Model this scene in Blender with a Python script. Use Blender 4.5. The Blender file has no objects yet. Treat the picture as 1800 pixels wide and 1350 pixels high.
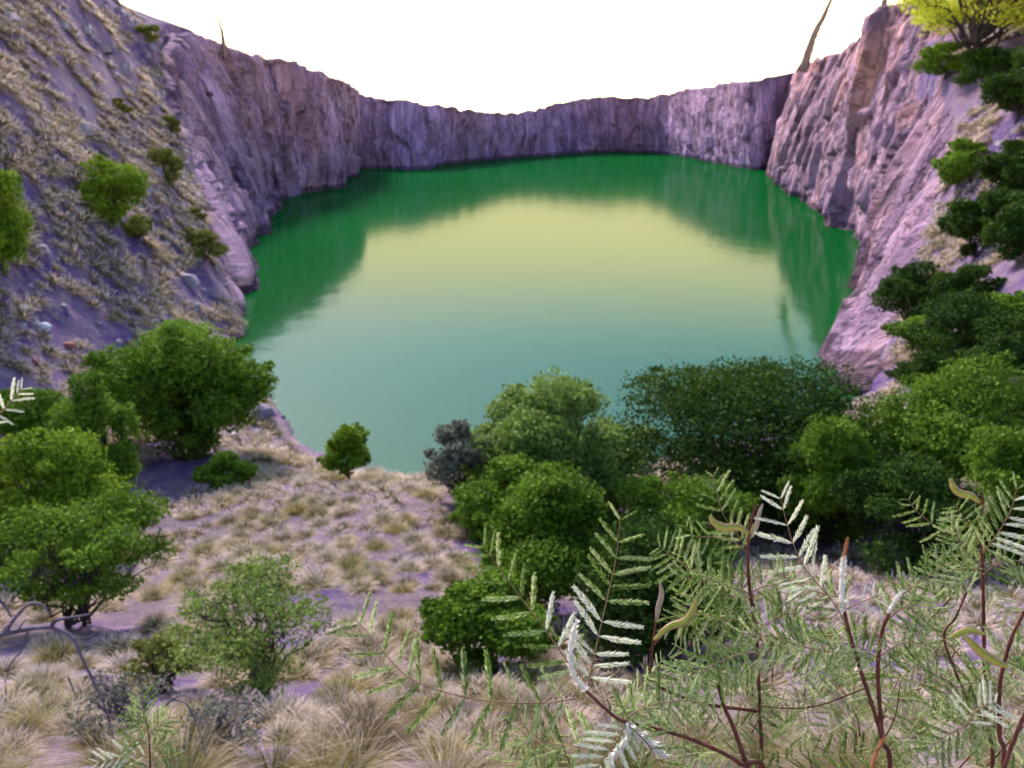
import bpy, math, random
import numpy as np
from mathutils import Vector, Matrix, noise as mnoise

# ------------------------------------------------------------------ camera, sky, sun, exposure
scene = bpy.context.scene
COL = scene.collection
R = math.radians
F = 1559.0                      # focal length in photograph pixels (1800 wide)
PITCH = math.atan((675 - 200) / F)
CP, SP = math.cos(PITCH), math.sin(PITCH)
KS = 0.8                        # overall scale of the pit
H = 24.0 * KS                   # eye height above the water

cam_d = bpy.data.cameras.new('camera')
cam = bpy.data.objects.new('camera', cam_d); COL.objects.link(cam)
cam.location = (0, 0, 0); cam.rotation_euler = (math.pi / 2 - PITCH, 0, 0)
cam_d.sensor_width = 36.0; cam_d.lens = 36.0 * F / 1800.0
cam_d.clip_start = 0.05; cam_d.clip_end = 20000
cam_d.dof.use_dof = True; cam_d.dof.focus_distance = 1.55; cam_d.dof.aperture_fstop = 7.5
scene.camera = cam

SUN_EL, SUN_AZ = 34.0, -24.0      # degrees; azimuth clockwise from the view direction
world = bpy.data.worlds.new('World'); scene.world = world; world.use_nodes = True
wn = world.node_tree; wn.nodes.clear()
sky = wn.nodes.new('ShaderNodeTexSky'); sky.sky_type = 'NISHITA'; sky.sun_disc = False
sky.sun_elevation = R(SUN_EL); sky.sun_rotation = R(SUN_AZ)
sky.altitude = 1200; sky.air_density = 1.0; sky.dust_density = 1.5; sky.ozone_density = 1.0
bg = wn.nodes.new('ShaderNodeBackground'); bg.inputs['Strength'].default_value = 0.085
wo = wn.nodes.new('ShaderNodeOutputWorld')
tc = wn.nodes.new('ShaderNodeTexCoord'); sx = wn.nodes.new('ShaderNodeSeparateXYZ'); wn.links.new(tc.outputs['Generated'], sx.inputs[0])
mr = wn.nodes.new('ShaderNodeMapRange'); mr.interpolation_type = 'SMOOTHSTEP'      # added cream band low in the sky, stands for sunlit walls mirrored
mr.inputs[1].default_value = 0.12; mr.inputs[2].default_value = 0.27; mr.inputs[3].default_value = 1.0; mr.inputs[4].default_value = 0.0
wn.links.new(sx.outputs[2], mr.inputs[0])
low_band = wn.nodes.new('ShaderNodeMix'); low_band.data_type = 'RGBA'; low_band.inputs[7].default_value = (12.5, 10.0, 5.3, 1)
wn.links.new(mr.outputs[0], low_band.inputs[0]); wn.links.new(sky.outputs[0], low_band.inputs[6])
wn.links.new(low_band.outputs[2], bg.inputs[0]); wn.links.new(bg.outputs[0], wo.inputs[0])

sun_d = bpy.data.lights.new('sun', 'SUN'); sun_d.energy = 1.8; sun_d.angle = R(10); sun_d.color = (1.0, 0.90, 0.84)
sun = bpy.data.objects.new('sun', sun_d); COL.objects.link(sun)
sdir = Vector((math.sin(R(SUN_AZ)) * math.cos(R(SUN_EL)), math.cos(R(SUN_AZ)) * math.cos(R(SUN_EL)), math.sin(R(SUN_EL))))
sun.rotation_euler = sdir.to_track_quat('Z', 'Y').to_euler()

scene.view_settings.view_transform = 'Standard'; scene.view_settings.look = 'None'
scene.view_settings.exposure = 2.15; scene.view_settings.gamma = 1.0
scene.cycles.use_denoising = True; scene.cycles.adaptive_threshold = 0.03
scene.cycles.max_bounces = 4; scene.cycles.diffuse_bounces = 2; scene.cycles.glossy_bounces = 2
scene.cycles.transmission_bounces = 2; scene.cycles.transparent_max_bounces = 4

rng = np.random.default_rng(7)
random.seed(7)

# ------------------------------------------------------------------ helpers
def ray(u, v):
    a = (u - 900.0) / F; b = (675.0 - v) / F
    return np.array([a, CP + b * SP, -SP + b * CP])
def P(u, v, Y):                 # point seen at photo pixel (u,v), Y metres ahead
    d = ray(u, v); return d * (Y / d[1])
def PT(u, v, t):                # point seen at photo pixel (u,v) at depth t along the optical axis
    return ray(u, v) * t
def W(u, v, z=None):            # point on the water seen at photo pixel
    d = ray(u, v); return d * ((-H if z is None else z) / d[2])
def project(p):
    p = np.asarray(p, float)
    dep = p[..., 1] * CP - p[..., 2] * SP
    up = p[..., 1] * SP + p[..., 2] * CP
    return 900 + F * p[..., 0] / dep, 675 - F * up / dep, dep

def tag(o, label=None, cat=None, group=None, kind=None):
    if label: o['label'] = label
    if cat: o['category'] = cat
    if group: o['group'] = group
    if kind: o['kind'] = kind
    return o
def mesh(name, V, faces, mat=None, smooth=False, attrs=None, uv=None):
    me = bpy.data.meshes.new(name)
    V = np.asarray(V, dtype=np.float32); faces = np.asarray(faces, dtype=np.int32)
    me.vertices.add(len(V)); me.vertices.foreach_set('co', V.ravel())
    nf, k = faces.shape
    me.loops.add(nf * k); me.loops.foreach_set('vertex_index', faces.ravel())
    me.polygons.add(nf)
    me.polygons.foreach_set('loop_start', np.arange(0, nf * k, k, dtype=np.int32))
    me.polygons.foreach_set('loop_total', np.full(nf, k, dtype=np.int32))
    if smooth: me.polygons.foreach_set('use_smooth', np.ones(nf, dtype=bool))
    for an, vals in (attrs or {}).items():
        vals = np.asarray(vals, dtype=np.float32)
        if vals.ndim == 1:
            at = me.attributes.new(an, 'FLOAT', 'POINT'); at.data.foreach_set('value', vals)
        else:
            at = me.attributes.new(an, 'FLOAT_VECTOR', 'POINT'); at.data.foreach_set('vector', vals.ravel())
    me.update(calc_edges=True); me.validate()
    if mat: me.materials.append(mat)
    return me
def obj(name, me, parent=None, loc=None):
    o = bpy.data.objects.new(name, me); COL.objects.link(o)
    if parent is not None: o.parent = parent
    if loc is not None: o.location = tuple(float(c) for c in loc)
    return o
def empty(name, loc):
    o = bpy.data.objects.new(name, None); COL.objects.link(o)
    o.location = tuple(float(c) for c in loc); o.empty_display_size = 0.2
    return o
def crom(pts, n):               # resample a polyline smoothly (Catmull-Rom)
    pts = np.asarray(pts, float)
    if len(pts) == 2:
        s = np.linspace(0, 1, n)[:, None]; return pts[0] * (1 - s) + pts[1] * s
    q = np.vstack([2 * pts[0] - pts[1], pts, 2 * pts[-1] - pts[-2]])
    m = len(pts) - 1
    s = np.linspace(0, m, n); i = np.minimum(s.astype(int), m - 1); t = (s - i)[:, None]
    p0, p1, p2, p3 = q[i], q[i + 1], q[i + 2], q[i + 3]
    return 0.5 * (2 * p1 + (p2 - p0) * t + (2 * p0 - 5 * p1 + 4 * p2 - p3) * t * t + (3 * p1 - p0 - 3 * p2 + p3) * t ** 3)
class MB:                        # collects quads and triangles (triangles are quads with a repeated corner avoided by tri list)
    def __init__(s): s.V = []; s.F = []; s.A = []; s.n = 0
    def add(s, V, Fq, a=None):
        V = np.asarray(V, float); s.V.append(V); s.F.append(np.asarray(Fq, int) + s.n)
        s.A.append(np.zeros(len(V)) if a is None else np.broadcast_to(np.asarray(a, float), (len(V),)))
        s.n += len(V)
    def tube(s, pts, r0, r1, sides=6, a=None, radii=None):
        pts = np.asarray(pts, float); n = len(pts)
        rad = np.linspace(r0, r1, n) if radii is None else np.asarray(radii, float)
        T = np.gradient(pts, axis=0); T /= np.linalg.norm(T, axis=1)[:, None] + 1e-12
        ref = np.array([0.31, 0.2, 0.93]); 
        if abs(T[n // 2] @ ref) > 0.9: ref = np.array([1.0, 0.1, 0.0])
        A = np.cross(T, ref); A /= np.linalg.norm(A, axis=1)[:, None] + 1e-12
        B = np.cross(T, A)
        th = np.linspace(0, 2 * math.pi, sides, endpoint=False)
        V = (pts[:, None, :] + rad[:, None, None] * (np.cos(th)[None, :, None] * A[:, None, :] + np.sin(th)[None, :, None] * B[:, None, :])).reshape(-1, 3)
        i, j = np.meshgrid(np.arange(n - 1), np.arange(sides), indexing='ij'); j2 = (j + 1) % sides
        Fq = np.stack([i * sides + j, i * sides + j2, (i + 1) * sides + j2, (i + 1) * sides + j], -1).reshape(-1, 4)
        s.add(V, Fq, a)
        # tip cap
        s.add(np.vstack([V[-sides:], pts[-1:] + T[-1] * rad[-1] * 0.5]), [[q, (q + 1) % sides, sides, sides] for q in range(0)] or np.zeros((0, 4), int))
    def mesh(s, name, mat, smooth=True, aname='t'):
        return mesh(name, np.vstack(s.V), np.vstack(s.F), mat, smooth, {aname: np.concatenate(s.A)})

# ------------------------------------------------------------------ materials
def newmat(name):
    m = bpy.data.materials.new(name); m.use_nodes = True; m.node_tree.nodes.clear(); return m, m.node_tree
class NT:
    def __init__(s, t): s.t = t
    def n(s, typ, **kw):
        x = s.t.nodes.new(typ)
        for k, v in kw.items(): setattr(x, k, v)
        return x
    def l(s, a, b): s.t.links.new(a, b)
    def attr(s, name): x = s.n('ShaderNodeAttribute'); x.attribute_name = name; return x
    def ramp(s, fac, stops):
        x = s.n('ShaderNodeValToRGB'); el = x.color_ramp.elements
        while len(el) > len(stops): el.remove(el[-1])
        while len(el) < len(stops): el.new(0.5)
        for e, (p, c) in zip(el, stops): e.position = p; e.color = (*c, 1)
        s.l(fac, x.inputs[0]); return x.outputs[0]
    def noise(s, vec, scale, detail=4, rough=0.55, dist=0.0):
        x = s.n('ShaderNodeTexNoise'); x.inputs['Scale'].default_value = scale; x.inputs['Detail'].default_value = detail
        x.inputs['Roughness'].default_value = rough; x.inputs['Distortion'].default_value = dist
        if vec is not None: s.l(vec, x.inputs['Vector'])
        return x.outputs['Fac']
    def mapping(s, vec, scale, loc=(0, 0, 0)):
        x = s.n('ShaderNodeMapping'); x.inputs['Scale'].default_value = scale; x.inputs['Location'].default_value = loc
        s.l(vec, x.inputs['Vector']); return x.outputs[0]
    def mix(s, fac, a, b, mode='MIX'):
        x = s.n('ShaderNodeMix', data_type='RGBA', blend_type=mode)
        if isinstance(fac, (int, float)): x.inputs[0].default_value = fac
        else: s.l(fac, x.inputs[0])
        for q, sock in ((a, 6), (b, 7)):
            if isinstance(q, tuple): x.inputs[sock].default_value = (*q, 1)
            else: s.l(q, x.inputs[sock])
        return x.outputs[2]
    def math(s, op, a, b=None):
        x = s.n('ShaderNodeMath', operation=op)
        for i, q in enumerate((a, b)):
            if q is None: continue
            if isinstance(q, (int, float)): x.inputs[i].default_value = q
            else: s.l(q, x.inputs[i])
        return x.outputs[0]
    def bump(s, h, strength, dist):
        x = s.n('ShaderNodeBump'); x.inputs['Strength'].default_value = strength; x.inputs['Distance'].default_value = dist
        s.l(h, x.inputs['Height']); return x.outputs[0]
    def principled(s, col, rough=0.9, spec=0.2, normal=None):
        x = s.n('ShaderNodeBsdfPrincipled')
        if isinstance(col, tuple): x.inputs['Base Color'].default_value = (*col, 1)
        else: s.l(col, x.inputs['Base Color'])
        x.inputs['Roughness'].default_value = rough; x.inputs['Specular IOR Level'].default_value = spec
        if normal is not None: s.l(normal, x.inputs['Normal'])
        return x.outputs[0]
    def out(s, sh): o = s.n('ShaderNodeOutputMaterial'); s.l(sh, o.inputs[0])

def mat_rock(name, dark, mid, light, warm, wf=0.55):
    m, t = newmat(name); n = NT(t)
    uv = n.attr('suv').outputs['Vector']                # x along the wall, y height, in metres
    geo = n.n('ShaderNodeNewGeometry')
    pos = geo.outputs['Position']
    streak = n.noise(n.mapping(uv, (0.16, 0.018, 0)), 1.0, 6, 0.62, 0.4)
    fine = n.noise(n.mapping(uv, (0.9, 0.10, 0)), 1.0, 5, 0.65, 0.3)
    blot = n.noise(pos, 0.09, 5, 0.6)
    f = n.math('ADD', n.math('MULTIPLY', streak, 0.55), n.math('MULTIPLY', fine, 0.45))
    c = n.ramp(f, [(0.36, dark), (0.47, mid), (0.60, light), (0.75, light)])
    wm = n.ramp(n.noise(n.mapping(uv, (0.10, 0.02, 0), (31, 7, 0)), 1.0, 5, 0.6), [(0.52, (0, 0, 0)), (0.68, (1, 1, 1))])
    c = n.mix(n.math('MULTIPLY', wm, wf), c, warm)
    c = n.mix(0.75, c, n.ramp(blot, [(0.32, (0.5, 0.5, 0.5)), (0.66, (1.5, 1.5, 1.5))]), 'MULTIPLY')
    crack = n.noise(n.mapping(uv, (0.42, 0.035, 0), (11, 3, 0)), 1.0, 4, 0.6, 0.6)
    c = n.mix(n.ramp(crack, [(0.33, (0.85, 0.85, 0.85)), (0.41, (0, 0, 0))]), c, tuple(x * 0.45 for x in dark))
    vo = n.n('ShaderNodeTexVoronoi', feature='DISTANCE_TO_EDGE'); vo.inputs['Scale'].default_value = 1.0
    wob = n.n('ShaderNodeVectorMath', operation='ADD'); n.l(n.mapping(uv, (0.30, 0.085, 0)), wob.inputs[0])
    nv = n.n('ShaderNodeTexNoise'); nv.inputs['Scale'].default_value = 0.35; nv.inputs['Detail'].default_value = 5; n.l(pos, nv.inputs['Vector'])
    n.l(nv.outputs['Color'], wob.inputs[1]); n.l(wob.outputs[0], vo.inputs['Vector'])
    c = n.mix(n.ramp(vo.outputs['Distance'], [(0.0, (0.6, 0.6, 0.6)), (0.05, (0, 0, 0))]), c, tuple(x * 0.5 for x in dark))
    sep = n.n('ShaderNodeSeparateXYZ'); n.l(pos, sep.inputs[0])
    wet = n.math('ADD', n.math('ADD', sep.outputs[2], H), n.math('MULTIPLY', n.noise(pos, 0.3, 4), -2.2))
    c = n.mix(n.ramp(wet, [(0.0, (0.7, 0.7, 0.7)), (0.35, (0, 0, 0))]), c, tuple(x * 0.35 for x in dark))     # wet tide mark
    crack = n.math('ADD', crack, n.math('MULTIPLY', n.math('MINIMUM', vo.outputs['Distance'], 0.12), 2.5))
    h = n.math('ADD', n.math('MULTIPLY', fine, 1.6), n.math('ADD', n.noise(pos, 0.8, 6, 0.7), n.math('MULTIPLY', crack, 1.4)))
    n.out(n.principled(c, 0.92, 0.15, n.bump(h, 1.0, 1.6)))
    return m
def mat_soil():
    m, t = newmat('hillside_soil'); n = NT(t)
    pos = n.n('ShaderNodeNewGeometry').outputs['Position']
    a = n.noise(pos, 0.07, 5, 0.6); b = n.noise(pos, 0.9, 6, 0.65); d = n.noise(pos, 6.0, 4, 0.7)
    c = n.ramp(a, [(0.38, (0.065, 0.036, 0.150)), (0.49, (0.14, 0.082, 0.215)), (0.66, (0.25, 0.17, 0.235))])
    c = n.mix(n.ramp(b, [(0.45, (0, 0, 0)), (0.62, (0.55, 0.55, 0.55))]), c, (0.33, 0.24, 0.24))
    c = n.mix(0.6, c, n.ramp(d, [(0.3, (0.6, 0.6, 0.6)), (0.7, (1.2, 1.2, 1.2))]), 'MULTIPLY')
    th_ = n.math('MULTIPLY', n.math('MULTIPLY', n.attr('thatch').outputs['Fac'], 0.75), n.ramp(n.noise(pos, 0.5, 5, 0.6), [(0.36, (0.1, 0.1, 0.1)), (0.52, (1, 1, 1))]))
    c = n.mix(th_, c, n.ramp(n.noise(pos, 9.0, 4, 0.7), [(0.3, (0.085, 0.06, 0.065)), (0.7, (0.24, 0.18, 0.175))]))
    n.out(n.principled(c, 0.95, 0.1, n.bump(n.math('ADD', b, d), 0.7, 0.25)))
    return m
def mat_water():
    m, t = newmat('pit_water'); n = NT(t)
    pos = n.n('ShaderNodeNewGeometry').outputs['Position']
    w1 = n.noise(n.mapping(pos, (1.0, 1.0, 1.0)), 1.3, 3, 0.5); w2 = n.noise(pos, 0.25, 2, 0.5)
    bmp = n.bump(n.math('ADD', w1, n.math('MULTIPLY', w2, 2.0)), 0.07, 0.12)
    body = n.n('ShaderNodeBsdfDiffuse')
    big = n.noise(pos, 0.012, 3, 0.5)
    n.l(n.ramp(big, [(0.3, (0.001, 0.064, 0.010)), (0.7, (0.001, 0.086, 0.014))]), body.inputs[0])
    gl = n.n('ShaderNodeBsdfGlossy'); gl.inputs['Roughness'].default_value = 0.075; n.l(bmp, gl.inputs['Normal'])
    gl.inputs['Color'].default_value = (1, 1, 1, 1)
    fr = n.n('ShaderNodeFresnel'); fr.inputs['IOR'].default_value = 1.33
    mx = n.n('ShaderNodeMixShader'); n.l(n.math('MINIMUM', n.math('ADD', n.math('MULTIPLY', fr.outputs[0], 0.13), 0.070), 0.165), mx.inputs[0])
    n.l(body.outputs[0], mx.inputs[1]); n.l(gl.outputs[0], mx.inputs[2])
    n.out(mx.outputs[0])
    return m
def mat_leaf(name, stops, trans=0.35, aname='t', spec=True, objrand=0.0):
    m, t = newmat(name); n = NT(t)
    f = n.attr(aname).outputs['Fac']
    if objrand:
        oi = n.n('ShaderNodeObjectInfo').outputs['Random']
        f = n.math('ADD', f, n.math('MULTIPLY', n.math('SUBTRACT', oi, 0.5), objrand))
    c = n.ramp(f, stops)
    p = n.principled(c, 0.75 if spec else 0.9, 0.12 if spec else 0.05)
    tr = n.n('ShaderNodeBsdfTranslucent'); n.l(c, tr.inputs[0])
    mx = n.n('ShaderNodeMixShader'); mx.inputs[0].default_value = trans
    n.l(p, mx.inputs[1]); n.l(tr.outputs[0], mx.inputs[2]); n.out(mx.outputs[0])
    return m
def mat_bark(name, a, b, sc=8.0):
    m, t = newmat(name); n = NT(t)
    pos = n.n('ShaderNodeTexCoord').outputs['Object']
    f = n.noise(n.mapping(pos, (1, 1, 0.25)), sc, 5, 0.65)
    n.out(n.principled(n.ramp(f, [(0.3, a), (0.7, b)]), 0.85, 0.2, n.bump(f, 0.6, 0.02)))
    return m

M_ROCK_L = mat_rock('rock_left', (0.125, 0.058, 0.120), (0.380, 0.226, 0.365), (0.614, 0.388, 0.566), (0.557, 0.311, 0.298))
M_ROCK_F = mat_rock('rock_far', (0.194, 0.109, 0.211), (0.402, 0.246, 0.448), (0.610, 0.395, 0.659), (0.454, 0.263, 0.356))
M_ROCK_R = mat_rock('rock_right', (0.127, 0.066, 0.110), (0.362, 0.214, 0.334), (0.672, 0.427, 0.588), (0.672, 0.333, 0.260), 0.8)
M_SOIL = mat_soil()
M_WATER = mat_water()
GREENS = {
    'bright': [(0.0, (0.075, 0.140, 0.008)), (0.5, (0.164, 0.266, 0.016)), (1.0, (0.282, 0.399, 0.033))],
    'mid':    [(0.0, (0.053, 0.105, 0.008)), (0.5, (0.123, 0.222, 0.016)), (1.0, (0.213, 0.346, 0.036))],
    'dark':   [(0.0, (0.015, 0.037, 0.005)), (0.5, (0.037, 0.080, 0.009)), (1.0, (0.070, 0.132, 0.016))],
    'olive':  [(0.0, (0.096, 0.108, 0.022)), (0.5, (0.180, 0.198, 0.042)), (1.0, (0.288, 0.288, 0.072))],
    'pale':   [(0.0, (0.098, 0.156, 0.024)), (0.5, (0.201, 0.294, 0.055)), (1.0, (0.322, 0.425, 0.103))],
    'purple': [(0.0, (0.10, 0.10, 0.075)), (0.5, (0.19, 0.195, 0.14)), (1.0, (0.28, 0.29, 0.20))],
    'sun_glare':   [(0.0, (0.288, 0.344, 0.027)), (0.5, (0.624, 0.668, 0.057)), (1.0, (0.850, 0.850, 0.112))],  # leaf colour lifted to carry sun glare
}
M_LEAF = {k: mat_leaf('leaves_' + k, v, 0.25) for k, v in GREENS.items()}
M_BARK = mat_bark('bark_dark', (0.03, 0.022, 0.025), (0.09, 0.065, 0.065))
M_BARK_GREY = mat_bark('bark_bleached', (0.06, 0.045, 0.06), (0.24, 0.19, 0.23), 14)
M_RIM_SPIKE = mat_bark('rim_spike_pink', (0.13, 0.085, 0.08), (0.34, 0.24, 0.22), 2.5)
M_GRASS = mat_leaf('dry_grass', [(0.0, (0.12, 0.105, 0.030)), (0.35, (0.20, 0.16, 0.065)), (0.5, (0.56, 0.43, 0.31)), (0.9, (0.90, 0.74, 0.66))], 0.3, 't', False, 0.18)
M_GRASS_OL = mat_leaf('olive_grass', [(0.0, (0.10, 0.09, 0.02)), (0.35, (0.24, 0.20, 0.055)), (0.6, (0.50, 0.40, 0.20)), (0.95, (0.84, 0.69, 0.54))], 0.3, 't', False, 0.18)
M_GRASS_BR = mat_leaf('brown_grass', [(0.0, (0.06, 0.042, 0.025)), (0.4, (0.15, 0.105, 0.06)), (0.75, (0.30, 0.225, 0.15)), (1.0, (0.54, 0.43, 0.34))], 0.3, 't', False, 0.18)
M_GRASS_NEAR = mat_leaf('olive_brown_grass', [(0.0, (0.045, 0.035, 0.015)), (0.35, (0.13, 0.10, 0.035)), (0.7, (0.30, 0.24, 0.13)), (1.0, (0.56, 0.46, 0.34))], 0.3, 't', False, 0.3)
M_FROND = mat_leaf('frond_leaflets', [(0.0, (0.045, 0.085, 0.010)), (0.45, (0.17, 0.26, 0.055)), (1.0, (0.55, 0.62, 0.30))], 0.45, 't', True, 0.5)
M_FROND_FLASH = mat_leaf('frond_leaflets_flash', [(0.0, (0.40, 0.46, 0.22)), (0.5, (0.74, 0.77, 0.55)), (1.0, (0.92, 0.92, 0.80))], 0.4)  # flash-lit copy of the green leaflets, glare put into the colour
M_STEM = mat_bark('red_stem', (0.06, 0.018, 0.015), (0.22, 0.075, 0.05), 90)
M_RACHIS = mat_bark('rachis', (0.22, 0.12, 0.07), (0.36, 0.24, 0.13), 80)
M_SPIKE_FLASH = mat_bark('flash_white_spike', (0.90, 0.82, 0.68), (0.95, 0.91, 0.80), 120)  # burnt-out flash white put into the spike colour
M_SPIKE_TIP = mat_bark('spike_tip', (0.45, 0.16, 0.06), (0.62, 0.30, 0.14), 120)
def mat_pod(name, a, b, edge):
    m, t = newmat(name); n = NT(t)
    c = n.ramp(n.attr('t').outputs['Fac'], [(0.0, edge), (0.25, a), (0.75, b), (1.0, edge)])
    pos = n.n('ShaderNodeTexCoord').outputs['Object']
    c = n.mix(0.5, c, n.ramp(n.noise(pos, 90, 4), [(0.3, (0.7, 0.7, 0.7)), (0.7, (1.15, 1.15, 1.15))]), 'MULTIPLY')
    n.out(n.principled(c, 0.45, 0.4)); return m
M_POD = mat_pod('pod_olive', (0.50, 0.45, 0.05), (0.26, 0.29, 0.03), (0.42, 0.20, 0.16))
M_POD_PINK = mat_pod('pod_pink', (0.40, 0.28, 0.22), (0.30, 0.30, 0.10), (0.45, 0.22, 0.24))

# ------------------------------------------------------------------ pit outline
# wall columns: water-line pixel -> rim pixel, rim distance (before KS)
LEFT = [((425, 562), (400, 500), 112), ((432, 530), (376, 415), 130), ((440, 500), (345, 320), 152), ((450, 468), (325, 205), 182),
        ((463, 432), (312, 95), 205), ((478, 395), (330, 62), 225), ((490, 370), (392, 80), 240), ((500, 352), (440, 103), 255),
        ((520, 344), (500, 108), 275), ((560, 335), (540, 120), 300), ((604, 330), (592, 137), 325), ((618, 312), (612, 148), 350), ((632, 300), (632, 160), 400)]
FAR = [((612, 300), (615, 158), 415), ((640, 296), (640, 166), 425), ((700, 298), (700, 176), 430), ((740, 298), (740, 182), 432), ((780, 291), (780, 187), 450), ((820, 286), (820, 193), 462),
       ((870, 281), (872, 199), 500), ((920, 277), (925, 196), 530), ((980, 273), (975, 184), 565), ((1050, 268), (1040, 171), 590), ((1130, 268), (1140, 171), 590),
       ((1200, 276), (1190, 160), 545), ((1270, 290), (1270, 148), 455), ((1330, 299), (1330, 140), 415), ((1362, 296), (1392, 128), 420)]
RIGHT = [((1338, 285), (1385, 132), 450), ((1346, 300), (1400, 122), 385), ((1352, 318), (1432, 106), 310), ((1378, 337), (1480, 90), 265), ((1412, 363), (1512, 62), 232), ((1450, 393), (1545, 22), 208),
         ((1487, 420), (1600, 4), 188), ((1497, 452), (1622, 30), 172), ((1502, 492), (1655, 112), 150), ((1490, 545), (1680, 220), 130),
         ((1462, 605), (1645, 345), 114), ((1441, 640), (1600, 475), 99), ((1455, 664), (1566, 590), 87), ((1490, 692), (1530, 690), 74)]
def col_pts(c):
    b = W(*c[0]); t = P(c[1][0], c[1][1], c[2] * KS); return b, t
SHORE_LEFT = [W(430, 585), W(452, 640), W(482, 720), W(520, 770), W(572, 806), W(640, 848)]
SHORE_RIGHT = [W(1440, 720), W(1330, 745), W(1200, 790), W(1050, 830), W(850, 860), W(740, 862)]
poly = [col_pts(c)[1][:2] for c in LEFT] + [col_pts(c)[1][:2] for c in FAR[1:-1]] + [col_pts(c)[1][:2] for c in RIGHT[1:]]
poly += [p[:2] for p in SHORE_RIGHT] + [p[:2] for p in SHORE_LEFT[::-1]]
poly = np.array(poly)
def inside_dist(x, y):          # distance inside the pit outline (0 outside)
    x = np.asarray(x, float); y = np.asarray(y, float)
    ins = np.zeros(x.shape, bool); dm = np.full(x.shape, 1e9)
    n = len(poly)
    for i in range(n):
        x1, y1 = poly[i]; x2, y2 = poly[(i + 1) % n]
        cond = ((y1 > y) != (y2 > y))
        ins ^= cond & (x < (x2 - x1) * (y - y1) / (y2 - y1 + 1e-12) + x1)
        dx, dy = x2 - x1, y2 - y1
        s = np.clip(((x - x1) * dx + (y - y1) * dy) / (dx * dx + dy * dy), 0, 1)
        dm = np.minimum(dm, np.hypot(x - x1 - s * dx, y - y1 - s * dy))
    return np.where(ins, dm, 0.0), np.where(ins, 0.0, dm)

# ------------------------------------------------------------------ hillside height field
CTRL = [  # pixel u, v, distance ahead (before KS)
    (0, 1340, 9), (450, 1345, 8.5), (900, 1345, 8), (1350, 1345, 8), (1800, 1340, 9),
    (0, 1200, 16), (450, 1220, 15), (900, 1220, 14), (1350, 1220, 14), (1800, 1200, 17),
    (0, 1050, 26), (250, 1050, 26), (500, 1080, 22), (800, 1080, 22), (1100, 1080, 22), (1400, 1060, 24), (1650, 1060, 25), (1800, 1040, 28),
    (550, 980, 29), (750, 980, 29), (380, 950, 33), (600, 900, 35), (750, 900, 35), (450, 890, 37), (640, 858, 39), (740, 862, 39), (830, 890, 37), (930, 920, 37), (520, 858, 41),
    (0, 900, 36), (150, 900, 38), (250, 870, 43), (300, 820, 50), (350, 850, 46), (430, 830, 50), (500, 820, 54),
    (0, 700, 52), (0, 500, 64), (0, 300, 77), (0, 120, 95), (0, 0, 112),
    (150, 700, 58), (150, 500, 74), (150, 300, 92), (150, 120, 122), (150, 8, 150),
    (300, 700, 66), (300, 600, 79), (290, 450, 100), (280, 300, 125), (250, 150, 155), (230, 40, 190), (200, 5, 200),
    (400, 700, 72), (390, 600, 90), (360, 500, 104),
    (1100, 1000, 32), (1100, 900, 42), (1000, 860, 46), (1200, 840, 48), (1350, 900, 41), (1350, 800, 54), (1550, 900, 40), (1550, 780, 56), (1700, 850, 44), (1800, 850, 42),
    (1600, 680, 70), (1700, 620, 70), (1800, 650, 58), (1650, 500, 90), (1720, 400, 96), (1800, 480, 74), (1720, 250, 115), (1800, 300, 92), (1700, 130, 140), (1800, 130, 110), (1740, 105, 140), (1660, 95, 158),
]
cp = [P(u, v, y * KS) for u, v, y in CTRL]
cp += [col_pts(c)[1] for c in LEFT[:6]] + [col_pts(c)[1] for c in RIGHT[6:]]
cp += SHORE_LEFT + SHORE_RIGHT[:4]
cp += [np.array(q, float) for q in [(0, -0.3, -1.65), (0, 1.5, -2.5), (-6, 0, -1.6), (6, 0, -1.6), (-25, 5, -2), (25, 5, -2), (-60, 20, 4), (60, 20, 3), (0, -40, -1), (-60, -40, 0), (60, -40, 0), (-150, -40, 2), (150, -40, 2),
       (-110, 90, 22), (-160, 130, 20), (110, 90, 16), (160, 130, 12), (-200, 60, 8), (200, 60, 6), (-190, 230, 8), (190, 230, 6), (-120, 200, 16), (120, 190, 14), (-110, 40, 12), (110, 40, 9), (-200, -40, 0), (200, -40, 0)]]
cp = np.array(cp)
SC = 50.0
def tps(r2): return np.where(r2 > 0, r2 * np.log(np.maximum(r2, 1e-12)) * 0.5, 0.0)
_n = len(cp); _d2 = ((cp[:, None, :2] - cp[None, :, :2]) ** 2).sum(-1) / SC ** 2
_A = np.zeros((_n + 3, _n + 3)); _A[:_n, :_n] = tps(_d2) + np.eye(_n) * 2e-4
_A[:_n, _n] = 1; _A[:_n, _n + 1:] = cp[:, :2] / SC; _A[_n, :_n] = 1; _A[_n + 1:, :_n] = cp[:, :2].T / SC
_w = np.linalg.solve(_A, np.concatenate([cp[:, 2], np.zeros(3)]))
def fbm(x, y, f, octv=4, seed=0.0):
    out = np.zeros(len(x)); amp = 1.0
    for o in range(octv):
        fr = f * 2 ** o
        out += amp * np.array([mnoise.noise(Vector((a * fr + seed, b * fr - seed, seed * 0.7 + o))) for a, b in zip(x, y)])
        amp *= 0.5
    return out
def ground_raw(x, y):
    x = np.atleast_1d(np.asarray(x, float)); y = np.atleast_1d(np.asarray(y, float))
    z = _w[_n] + _w[_n + 1] * x / SC + _w[_n + 2] * y / SC
    for i in range(0, len(x), 20000):
        s = slice(i, i + 20000)
        d2 = ((x[s, None] - cp[None, :, 0]) ** 2 + (y[s, None] - cp[None, :, 1]) ** 2) / SC ** 2
        z[s] += tps(d2) @ _w[:_n]
    return z
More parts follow.
